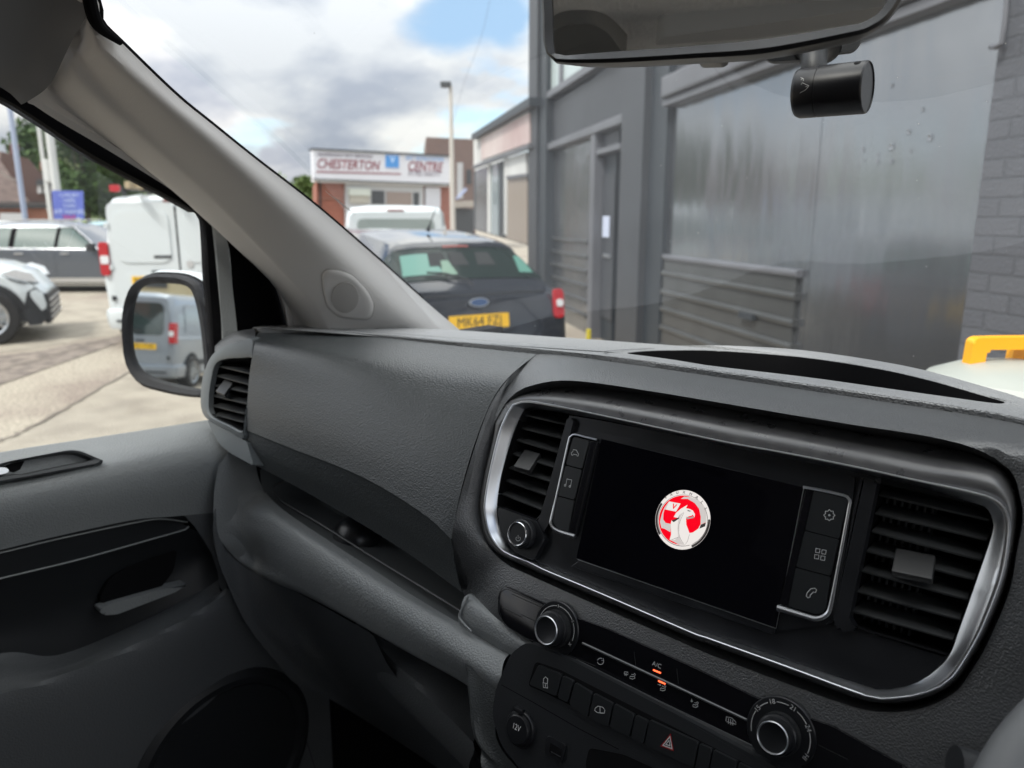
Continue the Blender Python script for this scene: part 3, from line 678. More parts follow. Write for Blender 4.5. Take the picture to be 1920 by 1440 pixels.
text('panel_lettering', 'A/C', CP.pt(1231.5, 1247, HCm+.0004), (CP.x+CP.y*0).normalized(), CP.y, .0052, iconm, clp)
for a_, b_ in (((1224.5, 1256), (1239, 1262)), ((1234, 1276.5), (1247.5, 1282.5))):
    strokes('indicator_light', CP, [[a_, b_]], .0013, HCm+.0006, orangel, clp)
def dial(cu, cv, R_, lab, nums):
    AR = 1.24 if R_ > .015 else 1.48
    o = CP.pt(cu, cv, HCm)
    lathe('dial_plinth', o, CP.n, [(R_*(AR+.26), -.004), (R_*(AR+.26), .0004), (R_*(AR+.22), .0012), (0, .0012)], smoothb, dash, 56)
    k = knob_at('climate_knob', o, R_, .017, lab)
    # printed arc
    bm = bmesh.new()
    for (t0, t1) in nums['arcs']:
        pts = [o+CP.n*.0016+(CP.x*math.cos(math.radians(t))+CP.y*math.sin(math.radians(t)))*R_*AR for t in [t0+(t1-t0)*i/12 for i in range(13)]]
        ribbon(bm, pts, .0006, CP.n)
    me = bpy.data.meshes.new('dial_scale'); bm.to_mesh(me); bm.free(); link_mesh('dial_scale', me, iconm, k, False)
    for tx, t, s_ in nums['txt']:
        d = CP.x*math.cos(math.radians(t))+CP.y*math.sin(math.radians(t)); p = o+CP.n*.0017+d*R_*AR
        r_ = math.radians(t-90); xd = CP.x*math.cos(r_)+CP.y*math.sin(r_); yd = -CP.x*math.sin(r_)+CP.y*math.cos(r_)
        text('dial_number', tx, p, xd, yd, s_, iconm, k)
    return k
def knob_at(name, o, r, ht, lab):
    k = lathe(name, o, CP.n, [(r*1.0, .0), (r*1.0, ht*.45), (r*.97, ht*.52), (r*.9, ht*.56), (r*.9, ht*.86), (r*.86, ht*.97), (r*.76, ht), (r*.70, ht-.0006), (0, ht-.0006)], smoothb, dash, 56)
    lathe('knob_ring', o, CP.n, [(r*.70, ht-.0008), (r*.72, ht+.0006), (r*.75, ht+.0009), (r*.78, ht+.0004), (r*.79, ht-.0004)], chrome, k, 56, False)
    bm = bmesh.new()
    for i in range(110):
        a_ = 2*math.pi*i/110; d = CP.x*math.cos(a_)+CP.y*math.sin(a_); tt = -CP.x*math.sin(a_)+CP.y*math.cos(a_)
        box(bm, o+d*r*1.0+CP.n*ht*.25, d*.0005, tt*.0003, CP.n*ht*.17)
    bmobj('knurling', bm, slatm, k)
    k['label'] = lab; return k
dial(1044, 1178, .0163, 'left dial for the fan speed', dict(arcs=[(215, 100), (92, 40), (32, -12)], txt=[('3', 96, .004), ('5', 37, .0035), ('x', -24, .0065)]))
dial(1464, 1374, .0147, 'right dial marked 18, 21 and 24 for the temperature', dict(arcs=[(200, 158), (145, 126), (108, 84), (66, 40), (25, -14)], txt=[('15', 152, .005), ('18', 117, .005), ('21', 75, .005), ('24', 33, .005), ('HI', -22, .0048)]))

# --- switch panel below: frame, recessed row of switches, power socket, usb
HS = .016
fr_o = rnd([(988, 1203), (1075, 1240), (1260, 1335), (1480, 1452), (1500, 1640), (1100, 1600), (985, 1452), (940, 1400), (922, 1340), (930, 1290), (958, 1225)], [14, 4, 4, 4, 4, 4, 20, 20, 20, 10, 14])
swp = plate('switch_panel', CP, fr_o, -.03, HS, darkp, dash, .005)
slot = rnd([(1004, 1240), (1052, 1257), (1270, 1367), (1500, 1484), (1490, 1530), (1250, 1412), (1020, 1298), (990, 1286)], [8, 4, 4, 4, 4, 4, 4, 8])
strokes('panel_seam', CP, [[(940, 1284), (1000, 1317), (1085, 1366), (1160, 1405)]], .0007, HS+.0002, void, swp)
plate('switch_recess', CP, slot, HS-.004, HS+.0004, void, swp)
def sw(px, ic=None, lab=None, m=keym, icm=iconm, wd=.0006):
    k = plate('switch', CP, rnd(px, 3), HS-.004, HS+.0035, m, dash, .0009)
    if lab: k['label'] = lab
    return k
def swi(k, lines, wd=.0006, m=iconm): return strokes('switch_icon', CP, lines, wd, HS+.0037, m, k)
k = sw([(1009, 1247), (1053, 1265), (1043, 1306), (992, 1283)], lab='door lock switch with a padlock icon')
swi(k, [(sc([(-5, 0), (3, 2), (4, 10), (-4, 9)], 1023, 1280), True), sc([(-4, 0), (-4, -8), (0, -12), (4, -8), (3, 2)], 1023, 1281), [(1022.5, 1283), (1023, 1288)]], .0007)
sw([(1055, 1267), (1075, 1277), (1064, 1317), (1045, 1308)]); sw([(1078, 1280), (1110, 1299), (1101, 1345), (1067, 1320)])
k = sw([(1113, 1300), (1149, 1319), (1140, 1362), (1104, 1346)], lab='load door switch with a van icon')
swi(k, [(sc([(-9, 1), (-8, -3), (-3, -7), (6, -5), (10, 0), (9, 6), (3, 6), (-4, 5)], 1124, 1331), True), sc([(1, -6), (1, 5)], 1124, 1331)], .0006)
sw([(1152, 1320), (1189, 1340), (1180, 1382), (1143, 1364)]); sw([(1192, 1341), (1215, 1352), (1206, 1394), (1183, 1384)])
k = sw([(1218, 1350), (1309, 1392), (1300, 1440), (1209, 1396)], lab='hazard warning switch with a red triangle')
hz = [(1257.5, 1375), (1238, 1399), (1263.5, 1408.5)]; hm = mat('hazard_red', (.35, .008, .01), .5); hw = mat('hazard_white', (.7, .7, .7), .5)
def tri(px, f): c = (sum(p[0] for p in px)/3, sum(p[1] for p in px)/3); return [(c[0]+(p[0]-c[0])*f, c[1]+(p[1]-c[1])*f) for p in px]
def flat2(px, h, m): return flat('switch_icon', px, h, m, k)
for f_, m_, q in ((1, hm, 0), (.78, hw, 1), (.55, gloss, 2), (.40, hw, 3), (.2, gloss, 4)): flat2(tri(hz, f_), HS+.0037+.0001*q, m_)
sw([(1312, 1394), (1335, 1405), (1326, 1452), (1303, 1442)]); sw([(1338, 1406), (1382, 1428), (1373, 1475), (1329, 1454)]); sw([(1385, 1430), (1440, 1457), (1430, 1505), (1376, 1477)])
o = CP.pt(977, 1366, HS)
sk = lathe('power_socket', o, CP.n, [(.0165, -.001), (.0165, .0015), (.0155, .003), (.0135, .0035), (.013, .006), (.012, .0068), (0, .0068)], smoothb, dash, 40)
text('socket_lettering', '12V', CP.pt(968, 1364, HS+.0072), CP.x, CP.y, .0075, mat('white_print', (.9, .9, .9), .5), sk, cw=.8)
bm = bmesh.new(); box(bm, CP.pt(973, 1331, HS+.004), CP.x*.005, CP.y*.002, CP.n*.003, .001); bmobj('socket_tab', bm, smoothb, sk)
us = plate('usb_port', CP, rnd([(1026, 1379), (1061, 1397), (1054, 1432), (1020, 1412)], 4), HS-.002, HS+.0015, smoothb, dash, .0008)
plate('port_slot', CP, [(1032, 1393), (1053, 1405), (1050, 1423), (1030, 1410)], HS, HS+.0018, void, us)
strokes('port_contact', CP, [[(1033, 1409), (1051, 1419)]], .0008, HS+.002, chrome, us)
plate('stowage_opening', CP, rnd([(1105, 1402), (1170, 1415), (1400, 1520), (1380, 1640), (1120, 1600), (1098, 1430)], 8), HS-.002, HS+.0006, void, dash)

XL = -.955
def ycl(pts):
    o_ = []
    for u, v, y in pts:
        p = ry(u, v, y)
        if p.x < XL+.03: p = rx(u, v, XL+.03-(.03-.03*math.exp((p.x-XL-.03)/.03)) if p.x < XL+.03 else p.x)
        o_.append(p)
    return o_
# --- lower grey dash: passenger shelf, roll, knee lip
tr0 = ycl([(484, 876, .60), (560, 915, .60), (660, 972, .59), (760, 1034, .58), (846, 1090, .56), (880, 1122, .555)])     # shelf surface far row, under the lid
tr1 = ycl([(487, 905, .565), (530, 953, .557), (640, 1025, .545), (760, 1100, .53), (862, 1164, .52)])
# dark recess wall/floor
rc0 = ycl([(474, 860, .62), (560, 905, .64), (700, 985, .64), (845, 1075, .62), (905, 1118, .60)])
rc1 = ycl([(484, 930, .66), (560, 990, .66), (700, 1075, .65), (820, 1145, .63), (880, 1175, .6)])
rc2 = ycl([(492, 925, .54), (540, 962, .532), (650, 1030, .522), (760, 1104, .512), (860, 1170, .505)])
rc2 = ycl([(487, 880, .556), (493, 918, .545), (520, 952, .536), (600, 1003, .528), (700, 1068, .518), (790, 1126, .509), (868, 1176, .502)])
rc1 = [p+Vector((.0, .07, -.012)) for p in rc2]
rc0 = [p+Vector((.0, .16, .03)) for p in rc2]
traym = mat('tray_plastic', (.14, .15, .155), .5)
patch('shelf_tray', [rc0, rc1, rc2], traym, dash, 60, 30, crease=(1,))
bp_ = ry(668, 1004, .565); lathe('tray_latch', bp_, (0, -.5, .85), [(.034, -.01), (.034, 0), (.031, .010), (.024, .019), (.012, .025), (0, .027)], smoothb, dash, 32)
li_ = [CP.pt(*q, 0) for q in ((0, 0),)]*0
lipc = ycl([(560, 900, .575), (528, 905, .563), (513, 914, .556), (515, 925, .552), (535, 944, .546), (600, 982, .540), (700, 1045, .530), (790, 1100, .520), (864, 1146, .512)])
tube('tray_lip', cr(lipc, 60), .0012, mat('lip_plastic', (.09, .095, .1), .45), dash, 8)
ly0 = ycl([(428, 846, .565), (412, 880, .556), (405, 925, .548)])
sA = ycl([(478, 862, .568), (486, 900, .552), (500, 925, .543), (530, 955, .535), (600, 1003, .528), (700, 1068, .518), (790, 1126, .509), (868, 1172, .500), (960, 1222, .494)])
sB = ycl([(455, 850, .560), (462, 905, .538), (480, 940, .526), (515, 974, .516), (600, 1028, .508), (700, 1090, .500), (790, 1146, .492), (868, 1192, .486), (945, 1240, .482)])
sC = ycl([(437, 842, .560), (437, 912, .536), (450, 960, .522), (500, 1005, .510), (590, 1060, .500), (690, 1124, .490), (780, 1182, .482), (866, 1236, .474), (938, 1282, .470)])
sD = ycl([(420, 860, .562), (412, 930, .545), (425, 990, .532), (480, 1045, .520), (580, 1098, .508), (680, 1160, .498), (775, 1215, .490), (870, 1268, .484), (935, 1310, .480)])
sE = ycl([(412, 880, .575), (404, 950, .565), (412, 1010, .553), (470, 1070, .540), (575, 1118, .525), (675, 1172, .514), (770, 1226, .505), (872, 1282, .498), (935, 1330, .494)])
sF = [p+Vector((0, .05, -.03)) for p in sE]
patch('dash_roll', [sA, sB, sC, sD, sE, sF], greyp, dash, 90, 50)
# panel below the roll that falls back into the footwell
lA = ycl([(404, 945, .57), (412, 1010, .56), (455, 1060, .55), (560, 1112, .54), (680, 1178, .53), (700, 1192, .53)])
lB = ycl([(400, 1000, .60), (428, 1090, .59), (480, 1150, .585), (580, 1190, .575), (690, 1235, .565), (745, 1270, .56)])
lC = ycl([(420, 1080, .66), (470, 1180, .65), (540, 1230, .64), (640, 1280, .62), (760, 1340, .60), (880, 1400, .58)])
lD = ycl([(470, 1150, .76), (540, 1270, .75), (600, 1300, .72), (700, 1360, .70), (820, 1440, .66), (960, 1540, .64)])
patch('knee_panel', [lA, lB, lC, lD], shadep, dash, 40, 40)
kA = ycl([(690, 1158, .60), (715, 1180, .585), (760, 1235, .575), (830, 1300, .565), (900, 1375, .555)])
kB = ycl([(660, 1175, .60), (700, 1215, .575), (750, 1270, .56), (820, 1335, .545), (890, 1405, .535)])
kC = ycl([(650, 1195, .62), (690, 1250, .59), (740, 1310, .575), (800, 1370, .56), (880, 1450, .55)])
patch('lower_shelf_lip', [[p+Vector((0, .12, -.01)) for p in kA], kA, kB, kC, [p+Vector((0, .05, -.03)) for p in kC]], shadep, dash, 30, 30)
# console cheek between the shelf and the switch panel
cA = [CP.pt(*q, .006) for q in ((872, 1238), (905, 1258), (941, 1282))]
cB = [CP.pt(*q, .008) for q in ((880, 1290), (905, 1300), (930, 1320))]
cC = [CP.pt(*q, .008) for q in ((893, 1380), (912, 1385), (935, 1395))]
cD = [CP.pt(*q, .006) for q in ((905, 1440), (940, 1450), (1000, 1470))]
cE = [CP.pt(*q, .0) for q in ((920, 1540), (1000, 1540), (1100, 1560))]
bk = [p - CP.n*.08 for p in (cA[0], cB[0], cC[0], cD[0], cE[0])]
patch('console_cheek', [[bk[0]]+cA, [bk[1]]+cB, [bk[2]]+cC, [bk[3]]+cD, [bk[4]]+cE], grainf, dash, 24, 40)
# wedge of grey plastic joining the shelf to the console (lit corner at the tray's end)
wA = conx([(874, 1116, .0), (905, 1140, .002), (940, 1166, .002), (985, 1200, .003), (1005, 1212, .004)])
wB = conx([(862, 1148, .002), (890, 1172, .004), (930, 1195, .005), (960, 1212, .006), (985, 1225, .006)])
wC = [ry(u, v, y) for u, v, y in ((860, 1166, .500), (880, 1182, .496), (910, 1200, .493), (940, 1218, .490), (965, 1232, .488))]
patch('console_corner', [[p-CP.n*.03 for p in wA], wA, wB, wC], greyp, dash, 30, 24)
tube('tray_gasket', cr(con([(878, 1118), (872, 1132), (862, 1150), (862, 1160), (872, 1172), (884, 1184)], .004), 20), .0012, greyp, dash, 8)
# body of the dash behind (closes gaps, dark)
bm = bmesh.new(); box(bm, (-.25, .80, 1.20), (.66, 0, 0), (0, .16, 0), (0, 0, .16)); bmobj('dash_core', bm, void, dash)
bm = bmesh.new(); box(bm, (-.16, .66, .95), (.16, 0, 0), (0, .10, 0), (0, 0, .24)); bmobj('dash_core', bm, void, dash)

# ================================================================== PASSENGER DOOR with its mirror
def xrow(pts): return [rx(u, v, x) for u, v, x in pts]
door = thing('passenger_door', (-1.08, .25, .4), 'closed grey plastic van door on the passenger side, seen from inside with its wing mirror', 'door')
d0 = xrow([(-220, 884, -1.085), (0, 848, -1.085), (60, 838, -1.085), (200, 817, -1.085), (385, 788, -1.085), (450, 776, -1.085)])
d0a = [p+Vector((.006, 0, .001)) for p in d0]
d1 = xrow([(-220, 930, -1.02), (0, 893, -1.02), (60, 884, -1.02), (200, 850, -1.02), (400, 812, -1.02), (470, 800, -1.02)])
d2 = xrow([(-220, 962, -.985), (0, 920, -.985), (60, 908, -.985), (230, 872, -.985), (430, 842, -.985), (490, 832, -.985)])
d3 = xrow([(-220, 1010, -.975), (0, 965, -.975), (60, 950, -.975), (240, 915, -.975), (415, 885, -.975), (480, 870, -.975)])
d4 = xrow([(-220, 1080, -.985), (0, 1031, -.985), (100, 1007, -.985), (250, 975, -.985), (330, 968, -.985), (470, 955, -.985)])
patch('door_panel', [[p+Vector((0, 0, -.05)) for p in d0], d0, d0a, d1, d2, d3, d4], doorp, door, 50, 60, crease=(1, 2))
# recessed middle band
e0 = xrow([(-220, 1084, -.992), (0, 1035, -.992), (100, 1011, -.992), (250, 979, -.992), (300, 972, -.992), (350, 978, -1.0)])
e1 = xrow([(-220, 1136, -.998), (0, 1083, -.998), (150, 1047, -.998), (300, 1005, -.998), (345, 992, -.998), (352, 986, -1.0)])
patch('door_insert', [[p+Vector((-.012, 0, .004)) for p in d4[:5]]+[d4[5]], e0, e1], darkp, door, 40, 16)
tube('insert_bead', cr([p+Vector((.003, 0, 0)) for p in e0], 50), .0012, doorp, door, 6)
tube('insert_bead', cr([p+Vector((.003, 0, 0)) for p in e1], 50), .0012, doorp, door, 6)
f0 = xrow([(-220, 1140, -1.0), (0, 1086, -1.0), (150, 1050, -1.0), (300, 1009, -1.0), (350, 990, -1.0), (372, 1000, -.995)])
f1 = xrow([(-220, 1230, -1.03), (0, 1170, -1.03), (150, 1130, -1.03), (300, 1070, -1.03), (375, 1040, -1.02), (400, 1045, -1.0)])
f2 = xrow([(-220, 1290, -1.03), (0, 1225, -1.03), (110, 1228, -1.03), (250, 1172, -1.03), (370, 1112, -1.01), (411, 1086, -.995)])
patch('door_pocket', [f0, f1, f2], darkp, door, 40, 30)
g0_ = xrow([(-220, 1300, -1.02), (0, 1240, -1.02), (120, 1236, -1.015), (260, 1175, -1.01), (370, 1118, -1.0), (411, 1100, -.99)])
g1_ = xrow([(-220, 1350, -.975), (0, 1293, -.975), (130, 1258, -.975), (260, 1200, -.975), (370, 1143, -.975), (414, 1112, -.98)])
g2_ = xrow([(-220, 1390, -.965), (0, 1330, -.965), (150, 1280, -.965), (280, 1225, -.965), (390, 1160, -.965), (440, 1112, -.972)])
g3_ = xrow([(-220, 1600, -.985), (0, 1540, -.985), (150, 1500, -.985), (280, 1440, -.985), (430, 1330, -.985), (520, 1230, -.99)])
g4_ = xrow([(-220, 1900, -1.0), (0, 1860, -1.0), (150, 1800, -1.0), (330, 1750, -1.0), (560, 1700, -1.0), (640, 1600, -1.0)])
patch('door_armrest', [f2, g0_, g1_, g2_, g3_, g4_], shadep, door, 50, 60, crease=())
fw = xrow([(372, 1000, -.995), (395, 1040, -.99), (411, 1080, -.985), (416, 1102, -.978), (440, 1112, -.972)])
# front edge of the door trim up to the dash
q0 = xrow([(345, 966, -.986), (370, 994, -.992), (398, 1042, -.99), (411, 1082, -.985), (420, 1112, -.975), (520, 1230, -.99), (640, 1600, -1.0)])
q1 = xrow([(470, 952, -.986), (485, 1000, -.99), (500, 1050, -.99), (515, 1100, -.99), (540, 1150, -.99), (620, 1250, -.995), (740, 1600, -1.0)])
patch('door_panel_edge', [q0, [a.lerp(b, .5) for a, b in zip(q0, q1)], q1], shadep, door, 30, 12)
# handle recess with lever
dp = Plane((-1.012, .25, 1.30), (.93, 0, .36), (0, 1, 0))
hb_out = rnd([(-120, 925), (-100, 905), (0, 868), (128, 843), (150, 844), (196, 864), (190, 871), (0, 906), (-110, 930)], [4, 8, 4, 14, 10, 4, 4, 4, 6])
hb_in = rnd([(-100, 918), (-90, 905), (4, 874), (20, 866), (126, 849), (145, 851), (174, 862), (100, 876), (40, 889), (26, 888), (0, 893)], [3, 4, 4, 4, 10, 6, 3, 2, 4, 4, 3])
bm = bmesh.new()
P_o = resample([dp.pt(u, v, .012) for u, v in hb_out+hb_out[:1]], 81)[:-1]; P_i = resample([dp.pt(u, v, .012) for u, v in hb_in+hb_in[:1]], 81)[:-1]
# align starting points
k0 = min(range(80), key=lambda k: (P_i[k]-P_o[0]).length); P_i = P_i[k0:]+P_i[:k0]
grid(bm, [[p-dp.n*.02 for p in P_o], P_o, [a.lerp(b, .3)+dp.n*.003 for a, b in zip(P_o, P_i)], [a.lerp(b, .8)+dp.n*.002 for a, b in zip(P_o, P_i)], P_i, [p-dp.n*.012 for p in P_i]], True)
hd = bmobj('door_handle', bm, mat('handle_surround_plastic', (.06, .065, .07), .4), door)
bm = bmesh.new(); bm.faces.new([bm.verts.new(p-dp.n*.011) for p in P_i]); bmobj('handle_recess', bm, doorp, hd)
plate('handle_lever', dp, rnd([(-90, 912), (-60, 898), (2, 876), (12, 877), (19, 883), (12, 887), (-70, 908)], 3), .002, .014, chrome, hd, .002)
plate('recess_shadow_gap', dp, [(4, 876), (22, 868), (46, 864), (38, 880), (26, 886), (18, 884), (12, 877)], .0, .0015, void, hd)
# inner door pull: cup in the pocket
up0 = Plane((-1.025, .25, 1.1), (1, 0, 0), (0, 1, 0))
plate('door_pull', up0, rnd([(187, 1122), (205, 1085), (240, 1062), (332, 1030), (326, 1070), (300, 1104), (215, 1130), (190, 1132)], [6, 10, 10, 6, 14, 10, 6, 6]), 0, .008, void, door, .003)
plate('pull_ledge', up0, rnd([(186, 1142), (205, 1133), (310, 1103), (352, 1094), (330, 1110), (220, 1152), (192, 1154)], 5), 0, .018, doorp, door, .004)
# door card lower: loudspeaker ring
sp = Plane((-.99, .5, .75), (1, 0, 0), (0, 1, 0))
c_ = [sp.pt(u, v, .004) for u, v in circ(430, 1420, 150, 40)]
cpt = sp.pt(400, 1430, .004)
lathe('speaker_grille', (-.985, cpt.y+.02, cpt.z-.01), (1, 0, 0), [(.145, -.01), (.145, .004), (.135, .010), (.125, .009), (.12, .003), (0, .003)], darkp, door, 56)
# window frame: front division bar, quarter triangle, seals
def strip3(name, A_, B_, m, par, th=.012, n=30):
    a = cr(A_, n); b = cr(B_, n); bm = bmesh.new()
    na = [p+Vector((-th, 0, 0)) for p in a]; nb = [p+Vector((-th, 0, 0)) for p in b]
    V = grid(bm, [na, a, b, nb, ]); 
    return bmobj(name, bm, m, par)
# glazing bead round the window (black)
X = -1.075
outl = xrow([(-160, 108, -.955), (0, 181, -.975), (60, 216, -.985), (167, 286, -1.0), (260, 337, -1.015), (333, 376, -1.03), (372, 398, -1.04)])
inl = xrow([(-160, 40, -.945), (0, 120, -.962), (48, 160, -.97), (160, 228, -.985), (260, 296, -1.005), (367, 370, -1.035), (410, 400, -1.045)])
strip3('window_seal', inl, outl, rubber, door, .03)
# front edge of window
strip3('window_seal', xrow([(368, 392, -1.04), (384, 408, -1.045), (388, 440, -1.055), (392, 520, -1.06), (398, 600, -1.07), (404, 700, -1.075), (410, 800, -1.08)]),
       xrow([(396, 398, -1.03), (404, 415, -1.035), (406, 450, -1.045), (412, 540, -1.055), (419, 620, -1.06), (428, 700, -1.065), (440, 800, -1.07)]), rubber, door, .02)
strip3('division_bar', xrow([(400, 408, -1.028), (404, 440, -1.04), (410, 520, -1.05), (416, 600, -1.058), (424, 700, -1.06), (436, 800, -1.065)]),
       xrow([(412, 415, -1.022), (428, 460, -1.03), (436, 540, -1.04), (444, 610, -1.045), (452, 700, -1.05), (462, 800, -1.055)]), doorp, door, .01)
# quarter panel (dark triangle trim)
qa = xrow([(410, 412, -1.02), (428, 460, -1.035), (436, 540, -1.045), (444, 610, -1.05), (456, 700, -1.055)])
qb = xrow([(450, 400, -1.06), (520, 470, -1.065), (570, 545, -1.07), (600, 612, -1.075), (610, 700, -1.08)])
patch('quarter_panel', [qa, [a.lerp(b, .5)+Vector((-.015, 0, 0)) for a, b in zip(qa, qb)], qb], rubber, door, 20, 12)
# glass
gl = [rx(-300, 0, -.98), rx(0, 165, -.985), rx(180, 280, -1.02), rx(380, 392, -1.05), rx(398, 500, -1.07), rx(410, 800, -1.09), rx(200, 830, -1.09), rx(-300, 905, -1.09)]
bm = bmesh.new(); vs_ = [bm.verts.new(p) for p in gl]; bmesh.ops.triangle_fill(bm, edges=[bm.edges.new((vs_[i], vs_[(i+1) % len(vs_)])) for i in range(len(vs_))], use_beauty=True)
bmobj('window_glass', bm, side_glass, door, False)
# --- wing mirror
MT = 1.344
mcen = rt(310, 625, MT)
# --- where the mirror should look: at a silver van standing behind on the passenger side
HDIR = Vector((-.30, -.954, 0)).normalized(); SV_TGT = mcen+HDIR*14+UP*(1.10-mcen.z)
dview = (mcen-CAM).normalized(); dref = (SV_TGT-mcen).normalized()
MN = (dref-dview).normalized()
MP = Plane(mcen, MN)
def refl(u, v, dist, pl=None):
    pl = pl or MP; p = pl.pt(u, v); d = (p-CAM).normalized(); d = d-pl.n*2*d.dot(pl.n); return p+d*dist
mo = [[(244, 545), (254, 531), (268, 521), (285, 514), (315, 513.5), (345, 517)], [(372, 530), (382, 546), (390, 575), (396, 615)], [(401, 660), (404, 700), (402, 728), (394, 741), (380, 745)], [(345, 742), (308, 734.7), (272, 724), (250, 704), (238, 680), (234, 653), (231.6, 612), (234, 577)]]
mi = [[(255, 549), (261, 542), (272, 536), (287, 533.4), (315, 533), (341, 536)], [(354, 544), (361, 560), (367, 583), (373, 615)], [(377, 650), (380, 690), (380, 715), (378, 727), (372, 728)], [(330, 719), (290, 707.6), (265, 693), (252, 676), (246, 657), (244, 640), (243, 612), (248, 570)]]
O_ = ccr([[MP.pt(u, v, .0) for u, v in s] for s in mo], 16); I_ = ccr([[MP.pt(u, v, 0) for u, v in s] for s in mi], 16)
cen = sum(O_, Vector())/len(O_)
wm = loftloops('wing_mirror', [[cen+(p-cen)*.25-MN*.13 for p in O_], [cen+(p-cen)*.7-MN*.11 for p in O_], [cen+(p-cen)*.95-MN*.06 for p in O_], [p-MN*.012 for p in O_], [p+MN*.004 for p in O_], [a.lerp(b, .3)+MN*.009 for a, b in zip(O_, I_)], [a.lerp(b, .75)+MN*.004 for a, b in zip(O_, I_)], [p-MN*.008 for p in I_]], mat('mirror_shell_plastic', (.010, .011, .014), .6, spec=.25), door, cap='first')
capo = [cen+(p-cen)*1.03+UP*.004-MN*.02 for p in O_[-10:]+O_[:34]]
bm = bmesh.new(); grid(bm, [[p+MN*.01-UP*.004 for p in capo], capo, [cen+(p-cen)*.93-MN*.07+UP*.004 for p in capo], [cen+(p-cen)*.6-MN*.13 for p in capo]])
bmobj('mirror_cap', bm, white_p, wm)
bm = bmesh.new(); bm.faces.new([bm.verts.new(p-MN*.004) for p in [cen+(q-cen)*1.015 for q in I_]]); bmobj('mirror_glass', bm, mirrorm, wm, False)
# door arm joining the mirror to the division bar
arm0 = [MP.pt(378, 560, -.02), MP.pt(392, 620, -.02), MP.pt(402, 700, -.02)]
bm = bmesh.new(); a = arm0; b = [rx(400, 550, -1.10), rx(406, 620, -1.10), rx(414, 700, -1.10)]
V = grid(bm, [a, b, [p+Vector((.0, .1, 0)) for p in b], [p+Vector((0, .08, 0)) for p in a], a]); bmobj('mirror_arm', bm, darkp, wm)

# ================================================================== VAN SHELL
van = thing('van_cab', (-.27, .2, .3), 'cab of a van seen from the driver seat: roof lining, windscreen pillar and windscreen', 'van cab')
# windscreen pillar trim
PA = [(184, 2, -.795), (190, 40, -.80), (228, 80, -.81), (330, 178, -.825), (400, 235, -.835), (480, 299, -.845), (590, 384, -.86), (700, 478, -.88), (790, 558, -.895), (868, 624, -.905), (900, 650, -.91)]
PB = [(158, 12, -.797), (172, 60, -.802), (206, 108, -.807), (300, 192, -.82), (370, 250, -.83), (440, 312, -.84), (545, 408, -.855), (650, 505, -.87), (740, 585, -.885), (800, 632, -.895), (830, 660, -.9)]
PC = [(150, 62, -.84), (150, 100, -.845), (175, 140, -.855), (255, 222, -.87), (325, 288, -.885), (395, 355, -.90), (480, 445, -.92), (560, 530, -.935), (620, 590, -.95), (650, 640, -.955), (660, 680, -.96)]
PD = [(105, 130, -.90), (108, 165, -.91), (145, 205, -.92), (235, 275, -.94), (310, 335, -.96), (375, 392, -.98), (450, 462, -1.0), (520, 530, -1.015), (560, 590, -1.025), (575, 640, -1.03), (580, 690, -1.03)]
PE = [(62, 168, -.925), (75, 190, -.93), (120, 218, -.94), (205, 266, -.955), (280, 312, -.975), (345, 358, -.995), (424, 416, -1.015), (490, 478, -1.03), (528, 545, -1.035), (545, 620, -1.04), (550, 680, -1.045)]
PF = [(48, 186, -.93), (62, 196, -.935), (108, 226, -.945), (190, 274, -.96), (265, 320, -.98), (330, 362, -1.0), (406, 419, -1.02), (470, 472, -1.035), (512, 528, -1.045), (536, 606, -1.05), (540, 680, -1.055)]
rows = [xrow(r) for r in (PA, PB, PC, PD, PE, PF)]
_d = (rows[1][0]-rows[1][2]).normalized()*.05
rows = [[r[0]+_d]+r for r in rows]
mid_cd = [a.lerp(b, .5)+Vector((.012, -.004, .0)) for a, b in zip(rows[2], rows[3])]
rows[3] = [p+Vector((-.018, .0, 0)) for p in rows[3]]
pil = patch('pillar_trim', [[p+(p-CAM).normalized()*.03 for p in rows[0]], rows[0], rows[1], rows[2], mid_cd, rows[3], rows[4], rows[5], [p+(p-CAM).normalized()*.03 for p in rows[5]]], pillarm, van, 80, 60, crease=(1, 7))
# loudspeaker cover: follows the trim surface
from mathutils.bvhtree import BVHTree
def surf(o):
    M = world_of(o); return BVHTree.FromPolygons([M @ v.co for v in o.data.vertices], [tuple(p.vertices) for p in o.data.polygons])
def on(bv, u, v, h=0):
    r = ray(u, v).normalized(); loc, n_, i_, d_ = bv.ray_cast(CAM, r)
    if loc is None: return None
    if n_.dot(r) > 0: n_ = -n_
    return loc + n_*h
bvp = surf(pil)
so_ = rnd([(603, 514), (612, 503), (634, 505), (660, 514), (690, 545), (702, 570), (698, 592), (688, 599), (636, 594), (614, 576), (606, 545)], 8)
si_ = rnd([(614, 526), (620, 518), (645, 521), (668, 536), (684, 565), (683, 582), (672, 588), (645, 586), (626, 574), (617, 550)], 7)
def rsp(px, n): return [tuple(p.to_2d()) for p in resample([Vector((a_, b_, 0)) for a_, b_ in px+px[:1]], n+1)[:-1]]
po, pi_ = rsp(so_, 60), rsp(si_, 60)
k0 = min(range(60), key=lambda k: (pi_[k][0]-po[0][0])**2+(pi_[k][1]-po[0][1])**2); pi_ = pi_[k0:]+pi_[:k0]
def lerp2(a, b, t): return (a[0]+(b[0]-a[0])*t, a[1]+(b[1]-a[1])*t)
cpx = (652, 553)
rows_s = [[on(bvp, *p, -.002) for p in po], [on(bvp, *p, .0015) for p in po], [on(bvp, *lerp2(a, b, .5), -.0005+.0035) for a, b in zip(po, pi_)], [on(bvp, *p, .0012) for p in pi_], [on(bvp, *lerp2(p, cpx, .5), .0012) for p in pi_], [on(bvp, *cpx, .0012)]*60]
